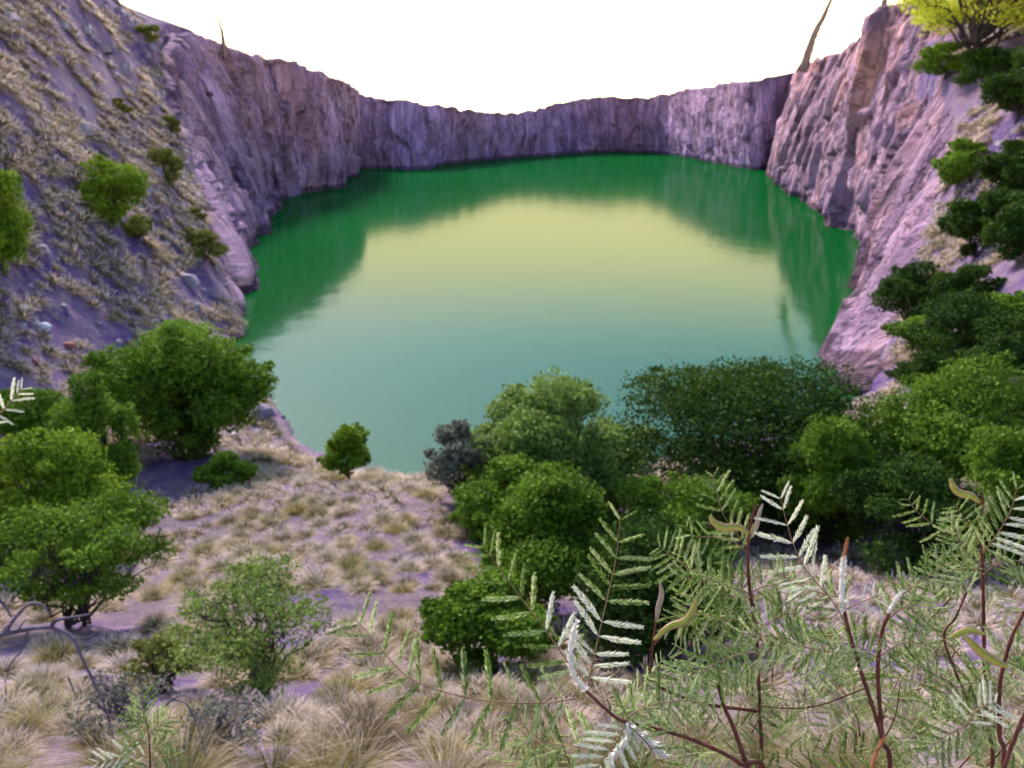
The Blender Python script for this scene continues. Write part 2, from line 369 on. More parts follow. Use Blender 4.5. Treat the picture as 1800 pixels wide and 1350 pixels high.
def ground(x, y):
    x = np.atleast_1d(np.asarray(x, float)); y = np.atleast_1d(np.asarray(y, float))
    z = ground_raw(x, y)
    dist = np.hypot(x, y)
    z += fbm(x, y, 0.09, 4, 3.1) * np.clip(dist / 60, 0.08, 1.0) * 0.9 + fbm(x, y, 0.6, 3, 8.7) * 0.12
    di, do = inside_dist(x, y)
    near = y < 62 * KS                                   # shores: the slope simply runs on into the water
    return z - np.where(near, 2.0 * np.maximum(di - 0.6, 0), 9.0 * np.maximum(di - 0.2 + np.where(y > 165 * KS, np.maximum(3.5 - do, 0), 0), 0))
def hit(u, v, tmax=300.0):      # first terrain point along a photo ray
    d = ray(u, v); ts = np.geomspace(2.0, tmax, 420)
    q = d[None] * ts[:, None]; z = ground(q[:, 0], q[:, 1])
    k = np.argmax(q[:, 2] < z)
    if not (q[:, 2] < z).any(): return None
    lo, hi = ts[max(k - 1, 0)], ts[k]
    for _ in range(14):
        mid = 0.5 * (lo + hi); p = d * mid
        if p[2] < ground(p[0], p[1])[0]: hi = mid
        else: lo = mid
    return d * hi

def sinh_axis(lo, hi, n, c, k):
    s = np.linspace(-1, 1, n); a = np.sinh(k * s) / np.sinh(k)
    return np.where(a < 0, c + (c - lo) * a, c + (hi - c) * a)
gx = sinh_axis(-215, 215, 361, 0, 2.6); gy = np.concatenate([np.linspace(-50, 0, 18)[:-1], 230 * np.sinh(2.4 * np.linspace(0, 1, 300)) / np.sinh(2.4)])
GX, GY = np.meshgrid(gx, gy, indexing='ij')
GZ = ground(GX.ravel(), GY.ravel()).reshape(GX.shape)
GZ = np.maximum(GZ, -H - 14)
ni, nj = GX.shape
I, J = np.meshgrid(np.arange(ni - 1), np.arange(nj - 1), indexing='ij')
quads = np.stack([I * nj + J, (I + 1) * nj + J, (I + 1) * nj + J + 1, I * nj + J + 1], -1).reshape(-1, 4)
deep = (GZ <= -H - 13.9).ravel()
quads = quads[~deep[quads].all(1)]
thatch = np.clip((40 - GY) / 6, 0, 1) * np.clip((GY + 2) / 3, 0, 1) * np.clip((26 - np.abs(GX)) / 5, 0, 1)   # dry litter on the spur and bank
hill = obj('hillside', mesh('hillside', np.stack([GX, GY, GZ], -1).reshape(-1, 3), quads, M_SOIL, True, {'thatch': thatch.ravel()}))
tag(hill, 'purple grey stony hillside falling to the water', kind='structure')

# ------------------------------------------------------------------ cliffs
def cliff(name, cols, ncol, nrow, mat, center, amp, label, seed, taper=(0.05, 0.05), buried=-5.0):
    B = np.array([col_pts(c)[0] for c in cols]); T = np.array([col_pts(c)[1] for c in cols])
    Bs, Ts = crom(B, ncol), crom(T, ncol)
    mid = 0.5 * (Bs + Ts)
    s = np.concatenate([[0], np.cumsum(np.linalg.norm(np.diff(mid[:, :2], axis=0), axis=1))])
    tg = np.gradient(mid[:, :2], axis=0); tg /= np.linalg.norm(tg, axis=1)[:, None]
    nrm = np.stack([tg[:, 1], -tg[:, 0]], 1)
    tocen = np.array(center)[None] - mid[:, :2]
    nrm *= np.sign((nrm * tocen).sum(1))[ncol // 2]        # towards the pit
    wa = np.clip(np.minimum(np.linspace(0, 1, ncol) / taper[0], np.linspace(1, 0, ncol) / taper[1]), 0.0, 1.0)
    rows = np.linspace(-0.12, 1.0, nrow)
    V = []; UV = []
    for j, v in enumerate(rows):
        p = Bs * (1 - v) + Ts * v
        z = p[:, 2]
        lean = 0.0
        d = np.zeros(ncol)
        for k in range(ncol):
            sx, zz = s[k] + lean, z[k]
            w1 = mnoise.noise(Vector((sx * 0.05, zz * 0.04, seed + 31))); w2 = mnoise.noise(Vector((sx * 0.12, zz * 0.10, seed + 37)))
            a = mnoise.noise(Vector((sx * 0.035, zz * 0.010, seed))) * 3.2
            b = abs(mnoise.noise(Vector((sx * 0.085 + zz * 0.012, zz * 0.014, seed + 5)))) ** 0.7 * 3.6          # deep vertical clefts
            c = abs(mnoise.noise(Vector((sx * 0.26 + zz * 0.03, zz * 0.04, seed + 9)))) ** 0.7 * 1.6
            g = (mnoise.cell(Vector((sx * 0.20 + w1 * 2.2, zz * 0.06 + w2 * 1.2, seed + 3))) - 0.5) * 1.5        # broken blocks and ledges
            h = (mnoise.cell(Vector((sx * 0.55 + w2 * 2.0, zz * 0.16 + w1 * 1.6, seed + 7))) - 0.5) * 0.7
            e = mnoise.noise(Vector((sx * 0.7, zz * 0.20, seed + 13))) * 0.5
            d[k] = a + b + c + e + g + h - 2.0
        bulge = 1.0 * math.sin(math.pi * min(max(v, 0), 1))
        d = (d * amp) * (0.35 + 0.65 * wa) * (1.0 if v < 0.97 else 0.6) + bulge * wa
        q = p.copy(); q[:, :2] += nrm * d[:, None]
        if v > 0.9:
            jag = np.array([mnoise.noise(Vector((x * 0.16, seed, 2))) * 1.3 + mnoise.noise(Vector((x * 0.6, seed, 4))) * 0.6 for x in s])
            q[:, 2] += jag * (v - 0.9) / 0.1 * wa * amp
        V.append(q); UV.append(np.stack([s + seed * 40, z, np.zeros(ncol)], 1))
    out = -tocen / np.linalg.norm(tocen, axis=1)[:, None]
    top = V[-1]
    for dist, dz in ((1.5, 0.1), (6, 0.1), (16, -0.5), (50, -2.5), (130, -5)):
        q = top.copy(); q[:, :2] += out * dist
        up = np.maximum(top[:, 2] + dz, -1.0) if dist < 60 else np.maximum(top[:, 2] * 0.4 + dz, -1.2)
        q[:, 2] = np.where(top[:, 2] > buried, up, top[:, 2] + 0.3 - max(dist - 1.5, 0) * 0.8)
        V.append(q); UV.append(np.stack([s + seed * 40, q[:, 2] + dist, np.zeros(ncol)], 1))
    nr = len(V); V = np.vstack(V); UV = np.vstack(UV)
    i, j = np.meshgrid(np.arange(nr - 1), np.arange(ncol - 1), indexing='ij')
    q = np.stack([i * ncol + j, i * ncol + j + 1, (i + 1) * ncol + j + 1, (i + 1) * ncol + j], -1).reshape(-1, 4)
    o = obj(name, mesh(name, V, q, mat, False, {'suv': UV}))
    tag(o, label, kind='structure')
    return o
CEN = (10, 200 * KS)
cliff('cliff_left', LEFT, 380, 70, M_ROCK_L, CEN, 0.9, 'tall streaked purple grey rock face left of the green water', 1.3, (0.02, 0.06), 17.0)
cliff('cliff_far', FAR, 520, 46, M_ROCK_F, (10, 300 * KS), 0.8, 'long shaded purple rock wall across the far end of the water', 4.7)
cliff('cliff_right', RIGHT, 460, 70, M_ROCK_R, CEN, 0.85, 'pale fractured pinkish rock face right of the green water', 7.9, (0.04, 0.02), 17.0)

# water
wp = np.array([(-260, 20, -H), (260, 20, -H), (260, 520, -H), (-260, 520, -H)])
tag(obj('water', mesh('water', wp, [[0, 1, 2, 3]], M_WATER)), 'still green pit lake reflecting the pale sky', kind='structure')
# plain beyond the rim
th = np.linspace(0, 2 * math.pi, 97)[:-1]
inner = np.stack([200 * np.cos(th) + 5, 230 + 290 * np.sin(th), np.full(96, -1.6)], 1)
outer = np.stack([9000 * np.cos(th), 9000 * np.sin(th), np.full(96, -1.6)], 1)
tag(obj('plain', mesh('plain', np.vstack([inner, outer]), [[i, (i + 1) % 96, 96 + (i + 1) % 96, 96 + i] for i in range(96)], M_SOIL)), 'flat dry plain behind the rim', kind='structure')
#--NEXT--

# ------------------------------------------------------------------ trees and bushes
def leaf_cloud(mb, centers, radii, n, size, r_, drop=0.25, hollow=0.55):
    """leaf-sized faces spread through a set of lumps"""
    vol = np.array([np.prod(q) ** (2 / 3) for q in radii]); k = r_.choice(len(centers), n, p=vol / vol.sum())
    d = r_.normal(size=(n, 3)); d /= np.linalg.norm(d, axis=1)[:, None]
    rad = hollow + (1.08 - hollow) * r_.random(n) ** 0.7
    rad *= 1 + 0.16 * np.sin(d[:, 0] * 7 + k * 1.3) * np.sin(d[:, 1] * 6 + k) + 0.12 * np.sin(d[:, 2] * 9 + k * 2)
    c = centers[k] + d * radii[k] * rad[:, None]
    ax = r_.normal(size=(n, 3)); ax[:, 2] -= drop * 2; ax += d * 0.6; ax /= np.linalg.norm(ax, axis=1)[:, None]
    sd = np.cross(ax, r_.normal(size=(n, 3))); sd /= np.linalg.norm(sd, axis=1)[:, None]
    L = size * (0.6 + 0.9 * r_.random(n))[:, None]; Wd = L * 0.42
    V = np.stack([c - ax * L * 0.5, c + sd * Wd, c + ax * L * 0.6, c - sd * Wd], 1).reshape(-1, 3)
    Fq = np.arange(4 * n).reshape(-1, 4)
    tone = np.repeat(np.clip(0.5 + 0.26 * r_.normal(size=n) + 0.5 * (r_.random(len(centers)) - 0.5)[k], 0, 1), 4)
    mb.add(V, Fq, tone)
def limb(mb, a, b, r0, r1, r_, wob=0.12, n=7, sides=6):
    a, b = np.asarray(a, float), np.asarray(b, float); L = np.linalg.norm(b - a)
    s = np.linspace(0, 1, n)[:, None]; p = a * (1 - s) + b * s
    p[1:-1] += r_.normal(size=(n - 2, 3)) * L * wob * 0.4; p[:, 2] += (np.sin(s[:, 0] * math.pi) * L * 0.06)
    mb.tube(p, r0, r1, sides); return p
FOOT = []
def tree(name, label, cat, u, vb, w, h, green, seed, nl=9000, leaf=0.2, lumps=11, group=None, low=0.0, stems=1, sparse=False, top=0.62, at=None, hollow=0.5, bark=None):
    r_ = np.random.default_rng(seed)
    base = hit(u, vb) if at is None else P(u, vb, at)
    if base is None: print('NO HIT', name, u, vb); base = P(u, vb, 60 * KS)
    if at is not None: pass
    _, _, dep = project(base); k = dep / F
    Wd, Ht = w * k * 1.16, h * k * 1.05
    FOOT.append((base[0], base[1], Wd * 0.42))
    root = empty(name, base); tag(root, label, cat, group)
    # crown lumps around an uneven dome
    cs, rs = [], []
    zc = Ht * (low + (1 - low) * 0.52)
    lumps = int(lumps * 1.7)
    for i in range(lumps):
        a = i * 2.399 + r_.random() * 0.9; q = math.sqrt((i + 0.4) / lumps) * r_.uniform(0.68, 0.86)
        zz = r_.uniform(-0.46, 0.46) * (1.2 - q)
        cs.append((math.cos(a) * q * Wd * 0.5, math.sin(a) * q * Wd * 0.5, zc + zz * Ht * (1 - low)))
        f = r_.uniform(0.12, 0.37) * (1.0 if not sparse else 0.8)
        rs.append((Wd * 0.5 * f * 1.25, Wd * 0.5 * f * 1.25, Ht * (1 - low) * 0.5 * f * r_.uniform(0.9, 1.25)))
    cs.append((r_.uniform(-.1, .1) * Wd, 0, Ht * (0.82))); rs.append((Wd * 0.18, Wd * 0.18, Ht * 0.16))
    cs, rs = np.array(cs), np.array(rs)
    cs[:, 2] = np.maximum(cs[:, 2], rs[:, 2] * 0.75)
    tb = MB()
    fork = np.array([r_.uniform(-.05, .05) * Wd, r_.uniform(-.05, .05) * Wd, Ht * (0.12 + 0.3 * low)])
    tr = max(0.025 * Ht, 0.05)
    for st in range(stems):
        b0 = np.array([0.0, 0, -0.25]) + (r_.normal(size=3) * [0.04 * Wd, 0.04 * Wd, 0] if stems > 1 else 0)
        fk = fork + (r_.normal(size=3) * Wd * 0.08 if stems > 1 else 0)
        limb(tb, b0, fk, tr * 1.2 / math.sqrt(stems), tr * 0.8 / math.sqrt(stems), r_, 0.08)
        for i in range(st, len(cs), stems):
            p = limb(tb, fk, cs[i], tr * 0.5, tr * 0.12, r_, 0.15)
            for q in range(2 if not sparse else 4):
                e = cs[i] + r_.normal(size=3) * rs[i] * 0.6
                limb(tb, p[r_.integers(3, 6)], e, tr * 0.2, tr * 0.05, r_, 0.2, 5, 4)
    obj('trunk', tb.mesh('trunk', bark or M_BARK), root)
    cb = MB(); leaf_cloud(cb, cs, rs, int(nl * 2.0), leaf * 0.6, r_, hollow=hollow if not sparse else 0.1)
    # a few loose sprays outside the outline
    k2 = r_.integers(0, len(cs), 70); dd = r_.normal(size=(70, 3)); dd /= np.linalg.norm(dd, axis=1)[:, None]; dd[:, 2] = np.abs(dd[:, 2]) * 0.8
    leaf_cloud(cb, cs[k2] + dd * rs[k2] * r_.uniform(0.95, 1.35, (70, 1)), rs[k2] * r_.uniform(0.12, 0.3, (70, 1)), int(nl * 0.4), leaf * 0.58, r_, hollow=0.0)
    obj('crown', cb.mesh('crown', M_LEAF[green], False), root)
    return root
GT = 'trees crowding the slope right of the water'; GL = 'trees and bushes on the slope left of the water'
# left slope
tree('round_bush', 'bright green round bush alone on the upper left grass slope', 'bush', 195, 398, 125, 115, 'bright', 11, 7000, 0.26, group=GL)
tree('round_bush', 'yellowish green tall bush cut by the left frame edge', 'bush', 2, 480, 95, 185, 'bright', 12, 8000, 0.24, group=GL)
tree('small_bush', 'small dull olive bush at the edge between grass slope and rock face, upper one', 'bush', 295, 325, 56, 62, 'olive', 13, 3000, 0.28, 7, group=GL)
tree('small_bush', 'small olive bush low on the slope beside the streaked cliff, lower one', 'bush', 358, 462, 76, 58, 'olive', 14, 3500, 0.26, 7, group=GL)
tree('small_bush', 'low straw coloured bush just below the bright round bush', 'bush', 242, 428, 62, 48, 'olive', 15, 2500, 0.24, 6, group=GL)
tree('spreading_tree', 'large dark green tree on the left slope overhanging the shore', 'tree', 338, 800, 240, 235, 'mid', 16, 26000, 0.23, 16, group=GL)
tree('small_bush', 'low dark bush beside bare purple ground left of the spur', 'bush', 403, 858, 92, 66, 'mid', 17, 4000, 0.18, 8, group=GL)
tree('shore_tree', 'small light green tree standing alone at the water edge behind the spur', 'tree', 612, 850, 88, 100, 'bright', 18, 6000, 0.16, 8, group=GL, low=0.1)
tree('leafy_tree', 'green tree behind the left edge pair, its top near the flash-white sprig', 'tree', 65, 800, 150, 120, 'mid', 19, 8000, 0.17, 10, group=GL)
tree('leafy_tree', 'darker green upright tree left of the bare purple ground', 'tree', 190, 895, 130, 210, 'mid', 20, 13000, 0.16, 12, group=GL)
tree('leafy_tree', 'broad bright green tree filling the left edge at mid height', 'tree', 75, 985, 255, 225, 'bright', 21, 20000, 0.15, 15, group=GL)
tree('thin_tree', 'thin many-stemmed tree with loose leaves above the dead branch', 'tree', 165, 1100, 300, 225, 'mid', 22, 8000, 0.11, 14, group=GL, stems=3, sparse=True, low=0.25)
tree('thin_shrub', 'thin leafy shrub with a dark forked trunk on the foreground grass', 'shrub', 455, 1225, 290, 235, 'pale', 23, 4200, 0.07, 17, stems=2, sparse=True, low=0.12)
tree('thin_shrub', 'small olive shrub with a thin trunk left of the forked shrub', 'shrub', 300, 1210, 120, 105, 'olive', 24, 1600, 0.07, 9, stems=2, sparse=True, low=0.2)
tree('twiggy_shrub', 'almost bare purple grey twiggy shrub behind the fir-like sprig', 'shrub', 215, 1300, 170, 120, 'purple', 25, 700, 0.05, 14, stems=3, sparse=True, low=0.1, bark=M_BARK_GREY)
tree('twiggy_shrub', 'almost bare grey twiggy shrub at the bottom right of the fir-like sprig', 'shrub', 395, 1330, 170, 110, 'purple', 26, 600, 0.05, 14, stems=3, sparse=True, low=0.1, bark=M_BARK_GREY)
# centre
tree('feathery_tree', 'tall pale green feathery tree in front of the blue water, centre', 'tree', 960, 905, 250, 248, 'pale', 31, 24000, 0.19, 15, group=GT, hollow=0.35)
tree('feathery_tree', 'pale green tree leaning right below the tall feathery one', 'tree', 1055, 900, 170, 170, 'pale', 32, 11000, 0.18, 11, group=GT, hollow=0.4)
tree('twiggy_bush', 'grey green twiggy bush on the shore right of the spur', 'bush', 805, 885, 135, 145, 'purple', 33, 5000, 0.16, 10, group=GT, sparse=True, bark=M_BARK)
tree('leafy_tree', 'rounded light green tree right of the grassy spur', 'tree', 925, 960, 190, 155, 'mid', 34, 12000, 0.15, 12, group=GT)
tree('leafy_tree', 'rounded green tree behind the topmost upright frond', 'tree', 975, 1075, 235, 215, 'mid', 35, 18000, 0.13, 14, group=GT)
tree('low_bush', 'low dark green bush on the grass left of the diagonal frond', 'bush', 862, 1165, 215, 155, 'mid', 36, 12000, 0.11, 11, group=GT)
tree('leafy_tree', 'green tree in the middle of the thicket behind the pods', 'tree', 1190, 985, 220, 150, 'mid', 37, 13000, 0.15, 12, group=GT)
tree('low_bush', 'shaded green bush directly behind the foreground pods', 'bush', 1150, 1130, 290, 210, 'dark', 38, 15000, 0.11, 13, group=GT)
# right
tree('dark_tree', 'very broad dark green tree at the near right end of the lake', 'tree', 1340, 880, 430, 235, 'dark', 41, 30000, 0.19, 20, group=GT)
tree('leafy_tree', 'mid green tree standing in front of the broad dark tree', 'tree', 1450, 960, 165, 215, 'mid', 42, 14000, 0.15, 12, group=GT)
tree('small_tree', 'small pale tree top poking over the dark crown near the rock', 'tree', 1440, 830, 105, 110, 'mid', 43, 6000, 0.16, 8, group=GT)
tree('leafy_tree', 'large bright green tree below the rock face on the right', 'tree', 1655, 880, 265, 230, 'mid', 44, 22000, 0.17, 15, group=GT)
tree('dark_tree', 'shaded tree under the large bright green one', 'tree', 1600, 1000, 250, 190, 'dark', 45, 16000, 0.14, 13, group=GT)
tree('leafy_tree', 'bright tree cut by the right frame edge behind the pod tips', 'tree', 1790, 990, 190, 250, 'mid', 46, 16000, 0.14, 13, group=GT)
tree('leafy_tree', 'dark tree at the right edge above the bright pair', 'tree', 1765, 760, 190, 170, 'dark', 47, 12000, 0.18, 11, group=GT)
tree('leafy_tree', 'green tree at the foot of the right rock face', 'tree', 1635, 700, 150, 85, 'dark', 48, 8000, 0.2, 9, group=GT)
tree('leafy_tree', 'wide tree on the right slope below the bare purple patch', 'tree', 1715, 650, 215, 120, 'dark', 49, 13000, 0.22, 12, group=GT)
tree('round_bush', 'round bush at the edge of the right rock face, halfway up', 'bush', 1600, 582, 125, 120, 'dark', 50, 9000, 0.24, 10, group=GT)
tree('round_bush', 'smaller bush between rock face and bare purple patch on the right slope', 'bush', 1705, 548, 100, 82, 'dark', 51, 6000, 0.24, 9, group=GT)
tree('round_bush', 'dark bush halfway up the right slope, left of two', 'bush', 1715, 448, 110, 100, 'dark', 52, 7000, 0.28, 10, group=GT)
tree('round_bush', 'dark bush halfway up the right slope, cut by the frame edge', 'bush', 1790, 455, 95, 100, 'dark', 53, 5500, 0.28, 9, group=GT)
tree('round_bush', 'tilted bush growing out of the pink rock upper right', 'bush', 1685, 322, 85, 74, 'mid', 54, 5000, 0.3, 9, group=GT)
tree('round_bush', 'bush beside the tilted one, upper right edge', 'bush', 1775, 345, 110, 92, 'dark', 55, 6000, 0.3, 10, group=GT)
tree('round_bush', 'highest dark bush below the glare-coloured tree, upper right', 'bush', 1785, 215, 115, 105, 'dark', 56, 6000, 0.32, 10, group=GT)
tree('glare_tree', 'yellow green tree coloured with sun glare, with sky gaps in the upper right corner', 'tree', 1730, 130, 265, 215, 'sun_glare', 57, 15000, 0.45, 20, group=GT, sparse=True, low=0.2, stems=2)
tree('round_bush', 'dark bush on the crest under the glare-coloured tree', 'bush', 1660, 135, 90, 55, 'mid', 58, 4000, 0.32, 8, group=GT)
#--NEXT2--

tree('round_bush', 'dark bush filling the gap between the two halfway up the right slope', 'bush', 1755, 420, 110, 85, 'dark', 71, 5000, 0.3, 9, group=GT)
tree('round_bush', 'dark bush at the frame edge just under the bare purple patch', 'bush', 1800, 590, 130, 75, 'mid', 72, 6000, 0.25, 9, group=GT)
tree('round_bush', 'bush low at the rock edge above the large bright tree', 'bush', 1640, 625, 120, 70, 'mid', 73, 5500, 0.24, 9, group=GT)
tree('round_bush', 'dark bush on the upper right slope left of the highest dark bush', 'bush', 1730, 165, 100, 75, 'dark', 74, 4500, 0.33, 8, group=GT)
for q, (u, v, w, h, lab) in enumerate([(318, 170, 34, 26, 'upper small dry scrub on the seam between grass slope and cliff'), (300, 235, 38, 30, 'middle small dry scrub on the seam between grass slope and cliff'), (262, 75, 40, 28, 'topmost dry scrub near the left skyline'), (215, 200, 42, 26, 'lone dry scrub high on the left grass slope'), (345, 390, 36, 24, 'small dry scrub on the seam just above the lower olive bush')]):
    tree('dry_scrub', lab, 'bush', u, v, w, h, 'olive', 90 + q, 1500, 0.32, 6, group=GL)
# ------------------------------------------------------------------ grass tussocks
def tussock_arrays(r_, nb, wid, flop=0.5, segs=3, br0=0.10, lmin=0.5, lmax=1.0):
    """one tuft: blades fanning from a tight base and arching over; t runs 0 at the base to 1 at the tips"""
    a = r_.random(nb) * 2 * math.pi; e = np.arccos(1 - r_.random(nb) * 0.93) * 0.86
    L = r_.uniform(lmin, lmax, nb)
    br = br0 * np.sqrt(r_.random(nb)); ba = np.where(r_.random(nb) < 0.75, a + r_.normal(size=nb) * 0.5, r_.random(nb) * 2 * math.pi)
    base = np.stack([br * np.cos(ba), br * np.sin(ba), np.full(nb, -0.04)], 1)
    dirh = np.stack([np.cos(a), np.sin(a), np.zeros(nb)], 1)
    side = np.stack([-np.sin(a), np.cos(a), np.zeros(nb)], 1)
    V = []; T = []
    for k in range(segs + 1):
        s_ = k / segs
        ang = e + flop * s_ * (0.6 + 0.8 * r_.random(nb) * 0 + e * 0.5)
        out = L * s_ * np.sin(e + flop * s_); up = L * s_ * np.cos(e * 0.9 + flop * s_ * (0.5 + 0.7 * e)) * 1.15
        c = base + dirh * out[:, None] + np.array([0, 0, 1.0]) * up[:, None] * 0.78
        wd = wid * (1 - 0.7 * s_) * (0.6 + 0.4 * min(1, 3 * s_))
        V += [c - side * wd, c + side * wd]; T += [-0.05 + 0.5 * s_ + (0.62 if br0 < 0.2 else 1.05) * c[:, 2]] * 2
    V = np.stack(V, 1); T = np.stack(T, 1)
    m = 2 * (segs + 1)
    q = []
    for k in range(segs): q.append(np.array([2 * k, 2 * k + 1, 2 * k + 3, 2 * k + 2]))
    Fq = (np.arange(nb)[:, None, None] * m + np.array(q)[None]).reshape(-1, 4)
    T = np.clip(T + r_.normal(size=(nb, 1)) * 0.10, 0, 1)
    return V.reshape(-1, 3), Fq, T.reshape(-1)
def scatter(x0, x1, y0, y1, sp, r_):
    nx, ny = int((x1 - x0) / sp), int((y1 - y0) / sp)
    X, Y = np.meshgrid(x0 + (np.arange(nx) + 0.5) * sp, y0 + (np.arange(ny) + 0.5) * sp)
    X = X + r_.uniform(-.38, .38, X.shape) * sp + (np.arange(ny)[:, None] % 2) * sp * 0.5; Y = Y + r_.uniform(-.38, .38, Y.shape) * sp
    return X.ravel(), Y.ravel()
r_ = np.random.default_rng(99)
pts = []
for (x0, x1, y0, y1, sp, s0, s1, keep) in [(-14, 14, 3.5, 13, 0.66, 0.36, 0.66, 0.8), (-24, 24, 13, 36, 0.92, 0.50, 0.82, 0.97), (-40, 40, 36, 62, 0.95, 0.65, 1.1, 0.92), (-75, 75, 62, 110, 0.95, 0.8, 1.35, 0.95), (-85, 75, 110, 170, 1.2, 1.0, 1.7, 0.95)]:
    X, Y = scatter(x0, x1, y0, y1, sp, r_)
    di, do = inside_dist(X, Y)
    m = (di <= 0) & (do > 0.5)
    X, Y = X[m], Y[m]
    nz = np.array([mnoise.noise(Vector((a * 0.11, b * 0.11, 5.5))) + 0.5 * mnoise.noise(Vector((a * 0.3, b * 0.3, 1.5))) for a, b in zip(X, Y)])
    bare = np.where(Y < 36, -0.75, -0.34)
    m = (nz > bare) & (r_.random(len(X)) < keep)
    X, Y = X[m], Y[m]; Z = ground(X, Y)
    m = Z > -H + 0.3
    X, Y, Z = X[m], Y[m], Z[m]
    u, v, d = project(np.stack([X, Y, Z], 1))
    m = (u > -60) & (u < 1860) & (v > -40) & (v < 1420) & (d > 3)
    # leave the bare purple patches the slope has
    for bu, bv, bw, bh in ((115, 560, 48, 40), (300, 830, 60, 48), (355, 505, 60, 30), (1775, 500, 55, 40), (25, 1145, 50, 40), (240, 95, 30, 30)):
        m &= ~((((u - bu) / bw) ** 2 + ((v - bv) / bh) ** 2) < 1)
    for fx, fy, fr in FOOT: m &= np.hypot(X - fx, Y - fy) > fr * 0.75
    sz = r_.uniform(s0, s1, len(X))
    pts.append(np.stack([X, Y, Z, sz, d], 1)[m])
pts = np.vstack(pts)
u, v, d = project(pts[:, :3])
px = pts[:, 3] / pts[:, 4]
vis = (u > 10) & (u < 1790) & (v > 60) & (v < 1340)
# tussocks hidden behind the thicket are not picked as single things
hid = (u > 850) & (v > 640) & (v < 1150)
hid |= (u > 1000) & (v > 1100)
order = np.argsort(-(px * (vis & ~hid)))
pick = order[:300]; rest = order[300:]
vari = [tussock_arrays(np.random.default_rng(200 + k), 640, 0.0095, 0.30 + 0.10 * (k % 3), 3, 0.30, 0.42, 0.66) for k in range(6)]
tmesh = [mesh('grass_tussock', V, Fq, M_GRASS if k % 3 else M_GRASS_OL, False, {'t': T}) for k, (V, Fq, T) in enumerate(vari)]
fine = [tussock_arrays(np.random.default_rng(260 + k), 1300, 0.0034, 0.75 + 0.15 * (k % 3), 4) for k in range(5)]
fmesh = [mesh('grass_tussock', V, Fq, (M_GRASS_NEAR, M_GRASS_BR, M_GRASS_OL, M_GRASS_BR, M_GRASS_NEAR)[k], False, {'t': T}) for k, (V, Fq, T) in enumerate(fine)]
TUS = []
for i in pick:
    x, y, z, sz, dd = pts[i]; k = int(r_.integers(0, 6))
    near_ = dd < r_.uniform(6, 12)
    if near_: k = int(r_.integers(0, 5))
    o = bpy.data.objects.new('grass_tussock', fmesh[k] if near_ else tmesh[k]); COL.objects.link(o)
    o.location = (x, y, z); o.rotation_euler = (r_.uniform(-.12, .12), r_.uniform(-.12, .12), r_.uniform(0, 6.28)); o.scale = (sz * 1.1, sz * 1.1, sz * r_.uniform(0.75, 1.05))
    uu, vv, _ = project(np.array([x, y, z]))
    big = 'large' if sz > 0.75 else ('small' if sz < 0.58 else 'middling')
    tone = ('pale' if k % 3 else 'olive') if not near_ else ('olive', 'brown', 'straw', 'brown', 'olive')[k]
    marks = [('thin forked shrub', 455, 1120), ('low green bush', 865, 1090), ('dead grey branch', 110, 1110), ('lone shore tree', 612, 850), ('grey twiggy bush', 800, 860), ('fir-like sprig', 262, 1290), ('thin tree', 165, 1040), ('bare purple ground', 300, 840), ('arching frond', 800, 1225), ('broad tree', 75, 900), ('dark low bush', 403, 850), ('upright left tree', 190, 860)]
    mk = min(marks, key=lambda q: (q[1] - uu) ** 2 + (q[2] - vv) ** 2)
    dx, dy = uu - mk[1], vv - mk[2]
    rel = ('right of' if dx > 0 else 'left of') if abs(dx) > abs(dy) else ('in front of' if dy > 0 else 'just behind')
    reg = 'bank' if vv > 1120 else ('slope' if uu < 260 else 'spur')
    tag(o, f'{big} {tone} {reg} tussock {rel} the {mk[0]}', 'grass tussock', 'tussocks on the ' + reg); TUS.append((o, float(uu)))
_by = {}
for o, uu in TUS: _by.setdefault(o['label'], []).append((uu, o))
_ord = ['leftmost', 'second from left', 'third from left', 'fourth from left', 'fifth from left', 'sixth from left', 'seventh from left', 'eighth from left', 'ninth from left', 'tenth from left', 'eleventh from left', 'twelfth from left', 'thirteenth from left', 'fourteenth from left', 'fifteenth from left']
for lab, lst in _by.items():
    if len(lst) > 1:
        for q, (uu, o) in enumerate(sorted(lst, key=lambda z_: z_[0])): o['label'] = lab + ', ' + (_ord[q] if q < len(_ord) and q < len(lst) - 1 else 'rightmost')
